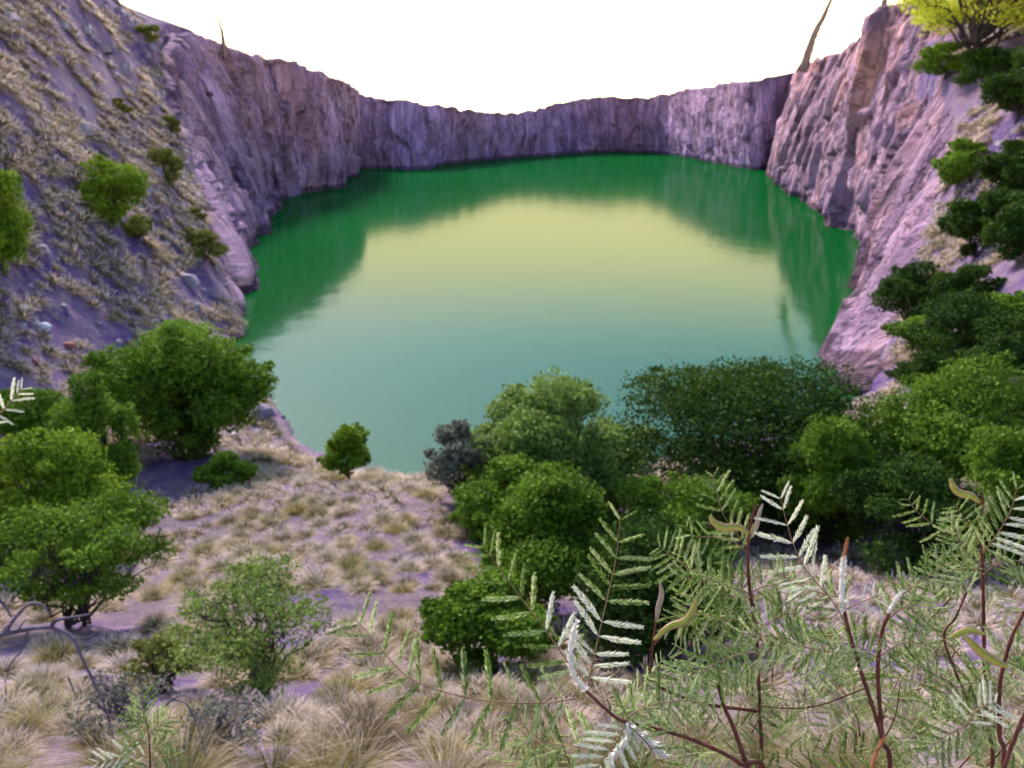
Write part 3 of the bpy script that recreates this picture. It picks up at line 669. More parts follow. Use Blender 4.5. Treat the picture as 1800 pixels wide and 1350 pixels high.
# the uncountable rest, as one mass
_g0 = ground_raw(pts[:, 0], pts[:, 1]); grad = np.stack([ground_raw(pts[:, 0] + 1, pts[:, 1]) - _g0, ground_raw(pts[:, 0], pts[:, 1] + 1) - _g0], 1)
grad = np.clip(grad, -1.2, 1.2)
lowv = [tussock_arrays(np.random.default_rng(300 + k), 84, 0.024, 0.40, 2, 0.26, 0.38, 0.66) for k in range(5)]
midv = [tussock_arrays(np.random.default_rng(330 + k), 420, 0.0045, 0.8, 3) for k in range(3)]
Vs, Fs, Ts, n0 = [], [], [], 0
for i in rest:
    x, y, z, sz, dd = pts[i]; V, Fq, T = lowv[int(r_.integers(0, 5))]
    if dd < 9: V, Fq, T = midv[int(r_.integers(0, 3))]
    a = r_.uniform(0, 6.28); c, s_ = math.cos(a), math.sin(a)
    Q = V * [sz * 1.15, sz * 1.15, sz * 0.95]
    if dd > 40:                                           # tufts on the steep slopes lean out with the slope
        nx_, ny_ = grad[i]; Q[:, 2] += 0.10
        Q = np.stack([Q[:, 0] * c - Q[:, 1] * s_, Q[:, 0] * s_ + Q[:, 1] * c, Q[:, 2]], 1)
        Vs.append(np.stack([Q[:, 0] - nx_ * 0.5 * Q[:, 2] + x, Q[:, 1] - ny_ * 0.5 * Q[:, 2] + y, Q[:, 2] + 0.6 * (nx_ * Q[:, 0] + ny_ * Q[:, 1]) + z], 1))
        Fs.append(Fq + n0); Ts.append(np.clip(T + r_.uniform(-0.04, 0.16), 0, 1)); n0 += len(Q); continue
    Q = np.stack([Q[:, 0] * c - Q[:, 1] * s_ + x, Q[:, 0] * s_ + Q[:, 1] * c + y, Q[:, 2] + z], 1)
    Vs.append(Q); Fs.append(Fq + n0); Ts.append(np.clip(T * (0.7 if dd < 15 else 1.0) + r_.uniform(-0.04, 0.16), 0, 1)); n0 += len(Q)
print('tussocks', len(pts), 'rest quads', sum(map(len, Fs)))
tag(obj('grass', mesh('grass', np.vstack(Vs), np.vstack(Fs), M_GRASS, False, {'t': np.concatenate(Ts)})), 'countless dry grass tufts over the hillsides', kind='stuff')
cube = np.array([(-1, -1, -1), (1, -1, -1), (1, 1, -1), (-1, 1, -1), (-.7, -.7, 1), (.7, -.7, 1), (.7, .7, 1), (-.7, .7, 1)], float)
cf = np.array([[0, 1, 5, 4], [1, 2, 6, 5], [2, 3, 7, 6], [3, 0, 4, 7], [4, 5, 6, 7]])
Vs, Fs, n0 = [], [], 0
X = np.concatenate([r_.uniform(-20, 20, 500), r_.uniform(-80, -10, 1500), r_.uniform(15, 70, 500)]); Y = np.concatenate([r_.uniform(5, 36, 500), r_.uniform(36, 165, 1500), r_.uniform(45, 120, 500)])
di, do = inside_dist(X, Y); ok = (di <= 0); X, Y = X[ok], Y[ok]; Z = ground(X, Y)
for x, y, z in zip(X, Y, Z):
    if z < -H + 0.2: continue
    sz = r_.uniform(0.03, 0.10) * ((1 + y / 28) * (1 + 1.4 * r_.random() ** 6) if y > 45 else 0.45); a = r_.uniform(0, 6.28); Q = cube * (1 + 0.25 * r_.normal(size=cube.shape)) * [sz, sz * r_.uniform(.6, 1), sz * 0.6]
    Vs.append(np.stack([Q[:, 0] * math.cos(a) - Q[:, 1] * math.sin(a) + x, Q[:, 0] * math.sin(a) + Q[:, 1] * math.cos(a) + y, Q[:, 2] + z + 0.25 * sz], 1)); Fs.append(cf + n0); n0 += 8
RUBBLE = (np.vstack(Vs), np.vstack(Fs))
#--NEXT3--

# ------------------------------------------------------------------ skyline spikes, stones, dead branches
def edge_spike(label, pix, Y, r0, r1, mat, side=()):  # solid spikes shaped after lit patterns along the wall's shadow edge
    pts_ = [P(u, v, Y * KS) for u, v in pix]; pts_[0] = pts_[0] + np.array([0, 0, -0.6])
    b = pts_[0].copy(); root = empty('shadow_edge_spike', b); tag(root, label, 'shadow-edge spike')
    mb = MB(); c = crom(np.array(pts_) - b, 24)
    mb.tube(c + 0.03 * r0 * np.random.default_rng(int(Y)).normal(size=c.shape), 0, 0, 9, None, np.linspace(r0, r1, 24) * np.random.default_rng(int(Y)).uniform(0.92, 1.08, 24) ); obj('trunk', mb.mesh('trunk', mat), root)  # trunk here is the body of the shadow-edge spike
    for pix2, q0 in side:
        mb = MB(); mb.tube(crom(np.array([P(u, v, Y * KS) for u, v in pix2]) - b, 12), q0, q0 * 0.25, 6); obj('branch', mb.mesh('branch', mat), root)
    return root
edge_spike('thin spike shaped from the shadow edge, standing against the white sky above the left cliff', [(394, 95), (392, 70), (388, 48), (378, 22)], 238, 0.5, 0.12, M_RIM_SPIKE)
edge_spike('stout pinkish shadow-edge spike leaning right on the rim above the dark crevice', [(1412, 122), (1420, 95), (1432, 60), (1450, 25), (1466, -12)], 295, 1.25, 0.35, M_RIM_SPIKE, [([(1416, 108), (1406, 118), (1398, 128)], 0.8)])
edge_spike('short shadow-edge spike at the top frame edge on the right rock peak', [(1551, 24), (1554, 8), (1558, -10)], 205, 0.7, 0.3, M_RIM_SPIKE)

def stone(label, u, v, size, mat, seed):
    p = hit(u, v); r_ = np.random.default_rng(seed); k = project(p)[2] / F * size
    th_, ph_ = np.meshgrid(np.linspace(0, 2 * math.pi, 13)[:-1], np.linspace(0, math.pi, 8)); n_ = 12
    d_ = np.stack([np.cos(th_) * np.sin(ph_), np.sin(th_) * np.sin(ph_), np.cos(ph_)], -1).reshape(-1, 3)
    rr = 1 + 0.35 * np.array([mnoise.noise(Vector(q * 1.7) + Vector((seed, 0, 0))) for q in d_])
    V_ = d_ * rr[:, None] * [k * 0.6, k * 0.5, k * 0.42]
    Fq = [[i * n_ + j, i * n_ + (j + 1) % n_, (i + 1) * n_ + (j + 1) % n_, (i + 1) * n_ + j] for i in range(7) for j in range(n_)]
    o = obj('stone', mesh('stone', V_, Fq, mat, True), None, p + np.array([0, 0, k * 0.25])); tag(o, label, 'stone'); return o
def mat_plain(name, c, rough=0.8):
    m, t = newmat(name); n = NT(t); pos = n.n('ShaderNodeTexCoord').outputs['Object']
    f = n.noise(pos, 5.0, 5, 0.65)
    n.out(n.principled(n.ramp(f, [(0.3, tuple(x * 0.65 for x in c)), (0.7, c)]), rough, 0.2, n.bump(f, 0.6, 0.1))); return m
M_WHITE_STONE = mat_plain('pale_stone', (0.72, 0.70, 0.76)); M_RED_STONE = mat_plain('red_stone', (0.42, 0.12, 0.10)); M_GREY_STONE = mat_plain('grey_stone', (0.30, 0.25, 0.31))
tag(obj('rubble', mesh('rubble', RUBBLE[0], RUBBLE[1], M_GREY_STONE)), 'loose grey stones strewn over the hillsides', kind='stuff')
stone('white stone on the bare purple patch of the left slope', 78, 580, 20, M_WHITE_STONE, 1)
stone('small pinkish white stone left of the bare purple patch', 43, 545, 14, M_WHITE_STONE, 5)
stone('reddish stone among tussocks below the bare purple patch', 122, 612, 17, M_RED_STONE, 2)
stone('second smaller reddish stone lower on the left slope', 63, 638, 12, M_RED_STONE, 3)
stone('grey boulder at the foot of the slope near the shore', 462, 735, 34, M_GREY_STONE, 4)

def dead_branch(label, pix, t, r0, r1, side=()):
    pts_ = np.array([PT(u, v, t) for u, v in pix]); b = pts_[0].copy()
    root = empty('dead_branch', b); tag(root, label, 'branch')
    mb = MB(); mb.tube(crom(pts_ - b, 26), r0, r1, 7); obj('limb', mb.mesh('limb', M_BARK_GREY), root)
    for pix2, q0 in side:
        mb = MB(); mb.tube(crom(np.array([PT(u, v, t) for u, v in pix2]) - b, 14), q0, q0 * 0.35, 6); obj('twig', mb.mesh('twig', M_BARK_GREY), root)
dead_branch('bleached purple grey dead branch arching in from the left edge', [(-60, 1135), (0, 1117), (50, 1106), (95, 1104), (128, 1122), (142, 1152), (165, 1200), (185, 1245), (200, 1300)], 7.6, 0.026, 0.005,
            [([(88, 1104), (100, 1090), (125, 1086), (158, 1080)], 0.022), ([(10, 1112), (28, 1085), (52, 1062), (75, 1064), (88, 1082)], 0.018), ([(-20, 1040), (5, 1060), (20, 1085)], 0.02), ([(142, 1152), (160, 1185), (176, 1200)], 0.010), ([(120, 1190), (130, 1215), (140, 1232)], 0.008), ([(50, 1106), (40, 1140), (20, 1165), (8, 1200)], 0.010), ([(30, 1110), (45, 1090), (60, 1092), (80, 1075)], 0.008), ([(128, 1122), (155, 1120), (180, 1105), (200, 1108)], 0.007), ([(165, 1200), (190, 1205), (210, 1225)], 0.006), ([(100, 1105), (112, 1135), (108, 1165)], 0.006), ([(0, 1117), (15, 1098), (35, 1100)], 0.007)])
dead_branch('thin grey twig lying in the grass right of the small fir-like sprig', [(285, 1260), (300, 1232), (330, 1240), (352, 1290), (362, 1330)], 5.0, 0.007, 0.002, [([(300, 1232), (320, 1222), (345, 1232)], 0.006), ([(330, 1240), (345, 1262), (372, 1275)], 0.005)])

# ------------------------------------------------------------------ foreground feathery shrubs
def pinna_arrays(r_, n=13, w=0.14, fold=30, sp=0.9):
    """feather-like pinna along +X, unit length, leaflets in pairs in the XY plane, slightly folded"""
    V, T = [], []
    for i in range(n):
        s_ = 0.06 + 0.92 * i / (n - 1); ln = w * (0.75 + 0.5 * math.sin(math.pi * min(s_ * 1.05, 1))) * r_.uniform(.88, 1.12)
        for sg in (-1, 1):
            a = R(r_.normal(fold, 5)) * sg; d_ = np.array([math.cos(a), math.sin(a), r_.normal(0.12, 0.12)]); d_ /= np.linalg.norm(d_)
            q = np.cross(d_, [0, 0, 1.0]); q /= np.linalg.norm(q); b = np.array([s_, 0, -0.05 * s_ * s_])
            w2 = 0.021 * r_.uniform(.9, 1.15) * sp
            V += [b, b + d_ * ln * 0.45 + q * w2, b + d_ * ln, b + d_ * ln * 0.45 - q * w2]; T += [r_.uniform(0.05, 0.7) + 0.25 * (sg > 0)] * 4
    V = np.array(V); nf = len(V) // 4
    mb = MB(); mb.add(V, np.arange(4 * nf).reshape(-1, 4), np.array(T))
    c = np.array([[x, 0, -0.05 * x * x] for x in np.linspace(0, 1, 5)]); mb.tube(c, 0.014, 0.007, 4, 0.6)
    return np.vstack(mb.V), np.vstack(mb.F), np.concatenate(mb.A)
PV = [pinna_arrays(np.random.default_rng(400 + k), 15 if k % 2 else 17) for k in range(4)]
PM = {key: [mesh('pinna', V, Fq, mt, False, {'t': T}) for V, Fq, T in PV] for key, mt in (('green', M_FROND), ('pale', M_FROND_FLASH))}
def frame(d_, nrm):
    x = d_ / np.linalg.norm(d_); z = nrm - x * (nrm @ x); z /= np.linalg.norm(z); y = np.cross(z, x); return np.stack([x, y, z], 1)
def frond(root, base, pix, t0, t1, npair, plen, seed, aL=62, aR=62, mat='green', pale=None, droop=0.0, rad=0.0013):
    """a compound leaf traced from pixels: rachis as the part, each pinna a sub-part"""
    r_ = np.random.default_rng(seed); n = 40
    ts = np.linspace(t0, t1, len(pix)) + 0.012 * np.sin(np.arange(len(pix)) * 1.3 + seed)
    c = crom(np.array([PT(u, v, t) for (u, v), t in zip(pix, ts)]), n)
    mb = MB(); mb.tube(c - base, rad, rad * 0.4, 6)
    fr = obj('frond', mb.mesh('frond', M_RACHIS), root)
    T = np.gradient(c, axis=0); T /= np.linalg.norm(T, axis=1)[:, None]
    for i in range(npair):
        s_ = 0.10 + 0.88 * i / (npair - 1); k = min(int(s_ * (n - 1)), n - 1); tg, p = T[k], c[k]
        view = -p / np.linalg.norm(p); sd = np.cross(tg, view); sd /= np.linalg.norm(sd)
        scale = t0 / F * plen * (0.55 + 0.6 * math.sin(math.pi * min(0.18 + s_ * 0.82, 1.0)) ** 0.7)
        if s_ > 0.95: scale *= 0.9
        for sg, an in ((1, aR), (-1, aL)):
            a = R(an * (1 - 0.30 * s_ ** 3) + r_.normal(0, 6))
            d_ = tg * math.cos(a) + sd * sg * math.sin(a) + view * r_.normal(0.0, 0.22); d_[2] -= droop * (0.5 + r_.random() * 0.5)
            nrm = view + r_.normal(size=3) * 0.35
            key = mat if pale is None or not (pale[0] <= s_ <= pale[1] and (pale[2] == 0 or pale[2] == sg)) else 'pale'  # pale picks the pinnae coloured as if lit by flash
            o = bpy.data.objects.new('pinna', PM[key][int(r_.integers(0, 4))]); COL.objects.link(o); o.parent = fr
            M3 = frame(d_, nrm) * (scale * r_.uniform(0.88, 1.1))
            M4 = Matrix.Identity(4)
            for a_ in range(3):
                for b_ in range(3): M4[a_][b_] = float(M3[a_, b_])
                M4[a_][3] = float(p[a_] - base[a_])
            o.matrix_local = M4
    return fr
def frond_mesh(seed, npair=11, curl=0.5, mat=None):
    """a whole compound leaf as one mesh along +X, unit length, for the thicket of small leaves behind"""
    r_ = np.random.default_rng(seed); mb = MB()
    xs = np.linspace(0, 1, 18); c = np.stack([xs, 0.08 * np.sin(xs * 2 + seed), -curl * 0.4 * xs ** 2], 1); mb.tube(c, 0.008, 0.003, 4, 0.9)
    T = np.gradient(c, axis=0); T /= np.linalg.norm(T, axis=1)[:, None]
    for i in range(npair):
        s_ = 0.10 + 0.88 * i / (npair - 1); k = int(s_ * 17)
        for sg in (-1, 1):
            a = R(r_.normal(62, 7)); d_ = T[k] * math.cos(a) + np.array([0, sg * math.sin(a), 0]) + np.array([0, 0, r_.normal(-0.25, 0.2)])
            V, Fq, Tt = PV[int(r_.integers(0, 4))]
            M3 = frame(d_, np.array([0, 0, 1.0]) + r_.normal(size=3) * 0.3) * (0.24 * (0.55 + 0.6 * math.sin(math.pi * min(0.18 + s_ * 0.82, 1)) ** 0.7))
            mb.add(V @ M3.T + c[k], Fq, np.clip(Tt + r_.normal(0, 0.1), 0, 1))
    return mb.mesh('frond', mat or M_FROND, False)
FM = [frond_mesh(500 + k, 10 + k % 4, 0.3 + 0.25 * (k % 3)) for k in range(7)]
def stem(root, base, pix, t0, t1, px0, px1, mat=None, name='stem', knob=0.0, to_ground=False):
    ts = np.linspace(t0, t1, len(pix)); pts_ = [PT(u, v, t) for (u, v), t in zip(pix, ts)]
    if to_ground:
        g = pts_[0]; gz = ground(base[0], base[1])[0]; pts_ = [np.array([base[0], base[1], gz - 0.05]), 0.45 * np.array([base[0], base[1], gz]) + 0.55 * g + np.array([0, 0, -0.05])] + pts_
    n = 10 * len(pts_); c = crom(np.array(pts_), n) - base
    r0, r1 = px0 * 0.58 * t0 / F / 2, px1 * 0.65 * t1 / F / 2; rad = np.linspace(r0, r1, n)
    if to_ground: rad[:10] = np.linspace(r0 * 1.3, r0, 10)
    if knob: rad = rad * (1 + knob * np.random.default_rng(int(pix[0][0])).random(n))
    mb = MB(); mb.tube(c, 0, 0, 8, None, rad); return obj(name, mb.mesh(name, mat or M_STEM), root)
def spike(root, base, pix, t, px, mat=None, seed=0):
    """a bristly flower spike: a core tube crowded with tiny bracts"""
    r_ = np.random.default_rng(seed); c = crom(np.array([PT(u, v, t) for u, v in pix]), 46) - base; rr = px * 0.72 * t / F / 2
    mb = MB(); rad = rr * 0.6 * np.concatenate([np.linspace(0.8, 1, 10), np.ones(26), np.linspace(1, 0.3, 10)]) * r_.uniform(0.85, 1.15, 46); mb.tube(c, 0, 0, 8, None, rad)
    T = np.gradient(c, axis=0); T /= np.linalg.norm(T, axis=1)[:, None]
    for i in range(230):
        k = int(r_.integers(0, 45)); d_ = r_.normal(size=3); d_ -= T[k] * (d_ @ T[k]); d_ /= np.linalg.norm(d_); e = d_ * 0.8 + T[k] * 0.7
        q = np.cross(e, T[k]); q /= np.linalg.norm(q) + 1e-9; p = c[k] + d_ * rad[k] * 0.8; L = rr * r_.uniform(.5, 1.0)
        mb.add([p - q * L * 0.22, p + q * L * 0.22, p + e * L + q * L * 0.12, p + e * L - q * L * 0.12], [[0, 1, 2, 3]])
    return obj('flower_spike', mb.mesh('flower_spike', mat or M_SPIKE_FLASH, False), root)
def pod(root, base, pix, t, px, mat=None, seed=0):
    """a flat curved seed pod with a tapered tip and swollen seeds"""
    r_ = np.random.default_rng(seed); n = 30; c = crom(np.array([PT(u, v, t) for u, v in pix]), n) - base
    T = np.gradient(c, axis=0); T /= np.linalg.norm(T, axis=1)[:, None]
    view = -(c[n // 2] + base); view /= np.linalg.norm(view); V, A = [], []
    s_ = np.linspace(0, 1, n); wd = px * 0.68 * t / F / 2 * np.clip(np.sin(math.pi * np.clip(s_ * 0.93 + 0.05, 0, 1)) ** 0.55, 0.06, 1)
    for k in range(n):
        sd = np.cross(T[k], view); sd /= np.linalg.norm(sd); th_k = wd[k] * (0.30 + 0.12 * math.sin(s_[k] * 34))
        for j in range(10):
            a = 2 * math.pi * j / 10; V.append(c[k] + sd * wd[k] * math.cos(a) + view * th_k * math.sin(a)); A.append(0.5 + 0.5 * math.cos(a))
    Fq = [[k * 10 + j, k * 10 + (j + 1) % 10, (k + 1) * 10 + (j + 1) % 10, (k + 1) * 10 + j] for k in range(n - 1) for j in range(10)]
    mb = MB(); mb.add(V, Fq, A); return obj('seed_pod', mb.mesh('seed_pod', mat or M_POD), root)
def filler(root, base, n, box, t0, t1, seed, L=(95, 210), pal=0.0):
    """small compound leaves of the same shrub filling in below and behind"""
    r_ = np.random.default_rng(seed)
    for i in range(n):
        u, v = r_.uniform(box[0], box[2]), r_.uniform(box[1], box[3]); t = r_.uniform(t0, t1); p = PT(u, v, t)
        o = bpy.data.objects.new('frond', FM[int(r_.integers(0, 7))]); COL.objects.link(o); o.parent = root
        d_ = np.array([r_.normal(0, 1), r_.normal(-0.1, 0.5), r_.normal(0.25, 0.5)]); nrm = np.array([0, -0.55, 0.8]) + r_.normal(size=3) * 0.45
        M3 = frame(d_, nrm) * (r_.uniform(*L) * 1.45 / F); M4 = Matrix.Identity(4)
        for a_ in range(3):
            for b_ in range(3): M4[a_][b_] = float(M3[a_, b_])
            M4[a_][3] = float(p[a_] - base[a_])
        o.matrix_local = M4
        # the twig that carries it, running down and back to the stems
        if i % 3 == 0:
            mb = MB(); q = p + np.array([r_.normal(0, 0.03), 0.03, -r_.uniform(0.08, 0.2)]); mb.tube(crom(np.array([q, 0.5 * (p + q) + r_.normal(size=3) * 0.012, p]) - base, 8), 0.0016, 0.0009, 5); obj('twig', mb.mesh('twig', M_STEM), root)
def shrub(label, u, t, name='feathery_shrub'):
    p = PT(u, 1345, t); b = np.array([p[0], p[1] * 0.98, ground(p[0], p[1] * 0.98)[0]]); root = empty(name, b)
    tag(root, label, 'shrub', 'feathery shrubs in the foreground'); return root, b

# shrub A: leftmost twig with the long arching fronds
A, b = shrub('red-stemmed feathery shrub with a spike coloured flash-white and a frond arching far left', 1330, 1.5)
stem(A, b, [(1345, 1400), (1300, 1342), (1231, 1306), (1165, 1284), (1096, 1268), (1062, 1244), (1029, 1213)], 1.5, 1.35, 15, 7, to_ground=True, knob=0.2)
spike(A, b, [(1030, 1214), (1008, 1185), (1002, 1150), (1007, 1115), (1015, 1088)], 1.35, 19, M_SPIKE_FLASH, 1)
frond(A, b, [(1034, 1205), (1042, 1165), (1055, 1105), (1071, 1036), (1083, 979), (1091, 905)], 1.36, 1.30, 11, 62, 601, 52, 78, 'green', (0.0, 0.48, 0))
frond(A, b, [(1015, 1190), (994, 1158), (957, 1105), (908, 1040), (872, 991), (848, 958)], 1.36, 1.32, 10, 60, 602, 58, 48, 'green', (0.12, 0.42, 1))
frond(A, b, [(1027, 1226), (957, 1235), (876, 1234), (794, 1220), (725, 1195), (684, 1158), (640, 1105), (622, 1088)], 1.36, 1.28, 13, 68, 603, 62, 68)
frond(A, b, [(1095, 1272), (1070, 1310), (1037, 1314), (998, 1311), (957, 1303), (925, 1280), (905, 1255)], 1.42, 1.40, 9, 62, 604, 70, 60)
frond(A, b, [(1098, 1270), (1120, 1250), (1165, 1235), (1215, 1232), (1245, 1240)], 1.40, 1.42, 8, 52, 605)
spike(A, b, [(1098, 1272), (1118, 1290), (1145, 1308), (1172, 1332)], 1.40, 30, M_SPIKE_FLASH, 2)  # stands for stem and leaves whitened by flash
spike(A, b, [(1110, 1285), (1098, 1305), (1082, 1325), (1068, 1345)], 1.40, 20, M_SPIKE_FLASH, 3)
frond(A, b, [(1100, 1275), (1085, 1300), (1062, 1330), (1045, 1360)], 1.39, 1.37, 7, 50, 606, 60, 60, 'pale')
frond(A, b, [(1105, 1275), (1140, 1310), (1160, 1350), (1170, 1380)], 1.39, 1.37, 7, 46, 607, 60, 60, 'green')
filler(A, b, 11, (960, 1180, 1320, 1380), 1.45, 1.75, 701)
# shrub B: the middle-left stems with pods
B_, b = shrub('feathery shrub with an olive pod pointing left above hanging fronds', 1330, 1.75)
stem(B_, b, [(1335, 1380), (1335, 1250), (1330, 1120), (1319, 1044), (1315, 991), (1317, 934), (1329, 888)], 1.75, 1.65, 12, 6, to_ground=True, knob=0.35)
pod(B_, b, [(1316, 938), (1298, 927), (1272, 928), (1255, 918), (1247, 906)], 1.65, 21, M_POD, 1)
pod(B_, b, [(1322, 945), (1330, 925), (1334, 905), (1341, 885)], 1.64, 12, M_POD_PINK, 2)
stem(B_, b, [(1330, 1250), (1230, 1235), (1150, 1200), (1146, 1150), (1154, 1085)], 1.75, 1.6, 10, 5, knob=0.3)
pod(B_, b, [(1154, 1092), (1157, 1070), (1163, 1045), (1160, 1024)], 1.6, 15, M_POD_PINK, 3)
pod(B_, b, [(1150, 1125), (1175, 1103), (1205, 1092), (1218, 1072), (1224, 1052)], 1.6, 20, M_POD, 4)
frond(B_, b, [(1315, 965), (1300, 945), (1272, 905), (1260, 865), (1253, 835)], 1.68, 1.70, 9, 42, 611, 50, 50)
frond(B_, b, [(1313, 970), (1285, 950), (1252, 943), (1223, 943), (1205, 924)], 1.68, 1.66, 7, 34, 612)
frond(B_, b, [(1316, 1042), (1272, 1028), (1211, 1000), (1180, 975), (1158, 960)], 1.68, 1.62, 12, 46, 613, 55, 70, droop=0.5)
frond(B_, b, [(1320, 1050), (1280, 1045), (1230, 1020), (1190, 1010)], 1.70, 1.66, 9, 44, 614, droop=0.5)
frond(B_, b, [(1322, 1040), (1350, 1030), (1385, 1045), (1420, 1050)], 1.70, 1.66, 9, 44, 615, droop=0.3)
frond(B_, b, [(1325, 1080), (1290, 1090), (1230, 1080), (1180, 1090)], 1.70, 1.64, 10, 46, 616, droop=0.4)
frond(B_, b, [(1330, 1110), (1370, 1085), (1400, 1080), (1440, 1095)], 1.70, 1.66, 10, 46, 617, droop=0.3)
filler(B_, b, 14, (1120, 1060, 1440, 1240), 1.75, 2.1, 702)
# shrub C: the tallest stems in the middle
C_, b = shrub('feathery shrub with the tall flower spike coloured flash-white', 1550, 1.5)
stem(C_, b, [(1560, 1400), (1550, 1300), (1533, 1240), (1509, 1167), (1490, 1101), (1482, 1061)], 1.5, 1.42, 14, 9, to_ground=True, knob=0.2)
spike(C_, b, [(1482, 1075), (1480, 1040), (1481, 1000), (1484, 975)], 1.42, 20, M_SPIKE_FLASH, 11)
spike(C_, b, [(1483, 985), (1486, 965), (1490, 946)], 1.42, 11, M_SPIKE_TIP, 12)
stem(C_, b, [(1550, 1290), (1543, 1179), (1551, 1110), (1566, 1073)], 1.5, 1.44, 13, 8, knob=0.3)
spike(C_, b, [(1562, 1078), (1572, 1058), (1588, 1038)], 1.44, 15, M_SPIKE_FLASH, 13)
frond(C_, b, [(1484, 1090), (1462, 1055), (1435, 1024), (1411, 993), (1394, 955), (1379, 905), (1371, 872)], 1.43, 1.36, 10, 58, 621, 58, 45, 'green', (0.25, 1.0, 0))
frond(C_, b, [(1482, 1050), (1450, 1045), (1410, 1030), (1375, 1012), (1358, 998)], 1.43, 1.40, 8, 38, 622, 50, 50, 'green', (0.0, 0.6, -1))
frond(C_, b, [(1486, 1072), (1510, 1060), (1535, 1050), (1545, 1045)], 1.43, 1.42, 4, 30, 623, 50, 50, 'pale')
frond(C_, b, [(1560, 1075), (1586, 1046), (1619, 1022), (1650, 1000), (1675, 985)], 1.46, 1.44, 9, 46, 624, 60, 50)
frond(C_, b, [(1555, 1095), (1585, 1070), (1620, 1065), (1645, 1080)], 1.46, 1.42, 8, 46, 625, droop=0.2)
frond(C_, b, [(1545, 1160), (1515, 1140), (1480, 1130), (1440, 1140)], 1.46, 1.42, 9, 46, 626, droop=0.3)
frond(C_, b, [(1548, 1150), (1590, 1130), (1630, 1135), (1665, 1160)], 1.46, 1.42, 9, 46, 627, droop=0.3)
frond(C_, b, [(1354, 1146), (1300, 1150), (1240, 1175), (1190, 1200), (1150, 1225)], 1.48, 1.44, 12, 54, 628, droop=0.35)
frond(C_, b, [(1500, 1150), (1435, 1142), (1360, 1120), (1300, 1112)], 1.48, 1.44, 11, 50, 629, droop=0.3)
stem(C_, b, [(1330, 1400), (1293, 1289), (1272, 1240), (1262, 1205)], 1.5, 1.46, 14, 7, knob=0.2)
stem(C_, b, [(1520, 1210), (1440, 1240), (1380, 1245), (1330, 1240)], 1.52, 1.5, 5, 3)
spike(C_, b, [(1532, 1350), (1542, 1320), (1555, 1296)], 1.38, 14, M_SPIKE_TIP, 14)
filler(C_, b, 27, (1230, 1130, 1640, 1370), 1.52, 1.95, 703)
# shrub D: right stem topped by the yellow pod
D_, b = shrub('feathery shrub topped by a yellow pod with a pink edge', 1735, 1.65)
stem(D_, b, [(1740, 1390), (1732, 1250), (1729, 1085), (1727, 996), (1722, 922), (1727, 875)], 1.65, 1.55, 12, 6, to_ground=True, knob=0.35)
pod(D_, b, [(1722, 884), (1708, 872), (1690, 868), (1677, 858), (1670, 840)], 1.55, 21, M_POD, 5)
pod(D_, b, [(1730, 905), (1735, 892), (1738, 872)], 1.55, 13, M_POD_PINK, 6)
frond(D_, b, [(1728, 972), (1745, 950), (1761, 926), (1778, 894), (1788, 856)], 1.56, 1.50, 9, 50, 631, 50, 75, 'green', (0.15, 0.95, 1))
frond(D_, b, [(1726, 968), (1700, 958), (1672, 945), (1631, 915), (1608, 895), (1596, 876)], 1.56, 1.52, 10, 38, 632)
frond(D_, b, [(1726, 990), (1700, 975), (1685, 945), (1672, 915)], 1.56, 1.50, 8, 40, 633, 50, 50)
frond(D_, b, [(1728, 1000), (1690, 1000), (1655, 1010), (1625, 1030)], 1.58, 1.54, 9, 42, 634, droop=0.2)
frond(D_, b, [(1728, 1010), (1755, 990), (1785, 985), (1815, 1000)], 1.58, 1.54, 8, 42, 635, droop=0.2)
frond(D_, b, [(1728, 960), (1705, 930), (1690, 905), (1680, 890)], 1.58, 1.52, 7, 36, 636)
filler(D_, b, 10, (1600, 960, 1800, 1120), 1.62, 1.9, 704, (70, 130))
# shrub E: right-hand stems
E_, b = shrub('red-stemmed feathery shrub at the right frame edge with a long olive pod', 1760, 1.4)
stem(E_, b, [(1757, 1400), (1757, 1289), (1757, 1211), (1765, 1167), (1778, 1122), (1800, 1075)], 1.4, 1.36, 14, 8, to_ground=True, knob=0.25)
pod(E_, b, [(1772, 1172), (1745, 1160), (1718, 1140), (1694, 1116)], 1.36, 24, M_POD, 7)
pod(E_, b, [(1668, 1122), (1690, 1112), (1710, 1108), (1732, 1116)], 1.38, 18, M_POD, 8)
stem(E_, b, [(1757, 1240), (1680, 1146), (1630, 1095), (1592, 1060)], 1.4, 1.42, 5, 2.5, M_RACHIS)
stem(E_, b, [(1700, 1230), (1660, 1125), (1680, 1085), (1699, 1042)], 1.42, 1.4, 7, 4, knob=0.4)
stem(E_, b, [(1750, 1400), (1775, 1320), (1800, 1260), (1830, 1210)], 1.3, 1.3, 13, 9, knob=0.2)
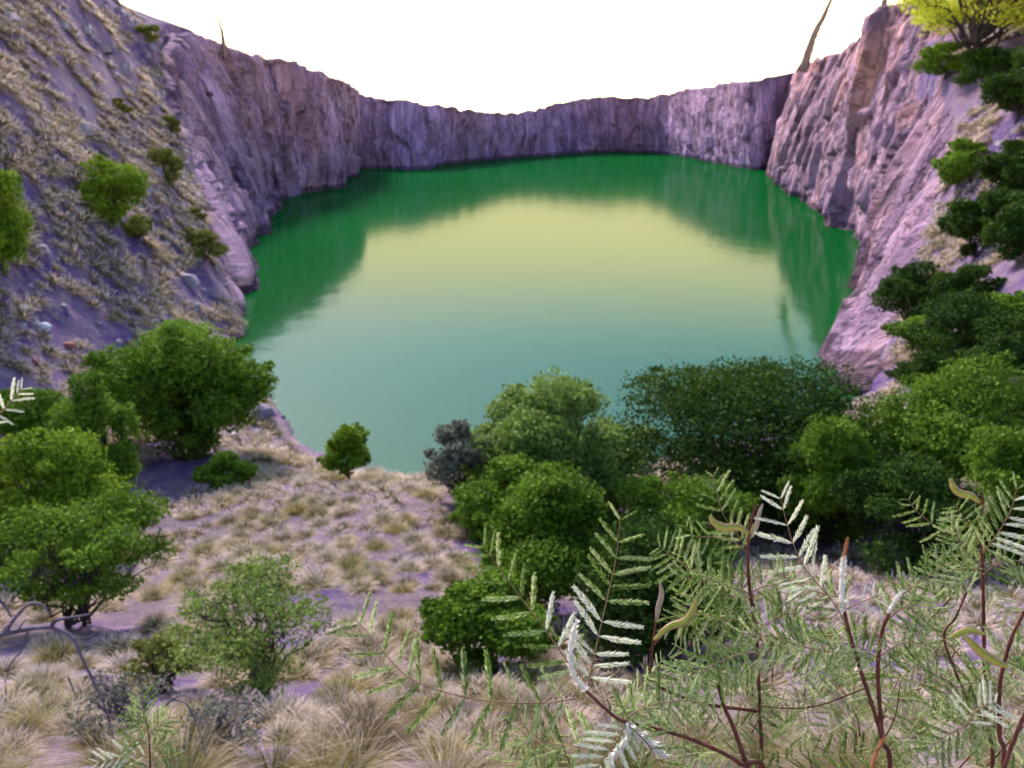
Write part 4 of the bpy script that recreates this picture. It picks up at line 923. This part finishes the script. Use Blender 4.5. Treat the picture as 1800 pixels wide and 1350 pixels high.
frond(E_, b, [(1752, 1210), (1715, 1200), (1680, 1210), (1650, 1230)], 1.4, 1.36, 9, 50, 641, droop=0.3)
frond(E_, b, [(1762, 1165), (1780, 1150), (1800, 1150), (1830, 1165)], 1.4, 1.36, 8, 50, 642, droop=0.2)
frond(E_, b, [(1700, 1275), (1715, 1250), (1735, 1240), (1750, 1235)], 1.32, 1.32, 6, 44, 643, 55, 55, 'pale')
frond(E_, b, [(1757, 1280), (1720, 1270), (1670, 1290), (1630, 1320)], 1.4, 1.36, 10, 50, 644, droop=0.3)
filler(E_, b, 24, (1560, 1120, 1830, 1370), 1.44, 1.85, 705)
# small sprigs on the left
S_, b = shrub('small fir-like sprig with a red stem at the bottom left', 262, 2.3, 'small_sprig')
S_['group'] = 'single sprigs at the left'
stem(S_, b, [(263, 1400), (264, 1345), (262, 1300), (258, 1262)], 2.3, 2.28, 7, 3, to_ground=True, knob=0.3)
for q, (pp, sd) in enumerate([([(258, 1275), (252, 1255), (250, 1235), (248, 1214)], 651), ([(260, 1290), (280, 1275), (296, 1262)], 652), ([(262, 1305), (240, 1300), (222, 1308)], 653), ([(262, 1318), (288, 1305), (306, 1310)], 654),
                              ([(263, 1330), (230, 1325), (200, 1335), (172, 1340)], 655), ([(263, 1335), (290, 1330), (315, 1345)], 656), ([(263, 1345), (235, 1355), (205, 1370)], 657), ([(260, 1285), (240, 1270), (228, 1255)], 658)]):
    frond(S_, b, pp, 2.28, 2.24, 7, 30, sd, 45, 45, 'pale' if q == 4 else 'green', rad=0.0012)
S2, b = shrub('sprig tip coloured flash-white poking in at the left frame edge', -40, 1.15, 'small_sprig')
S2['group'] = 'single sprigs at the left'
stem(S2, b, [(-90, 1300), (-75, 1000), (-50, 800), (-25, 752), (-8, 732)], 1.15, 1.12, 6, 3, to_ground=True)
frond(S2, b, [(-25, 752), (-8, 732), (5, 722), (18, 706), (30, 692), (38, 684)], 1.12, 1.10, 6, 34, 661, 42, 52, 'pale')
#--END--

print('TRIS', sum(len(o.data.polygons) * 2 for o in bpy.data.objects if o.type == 'MESH'), 'GRASS', len(pts), len(rest))
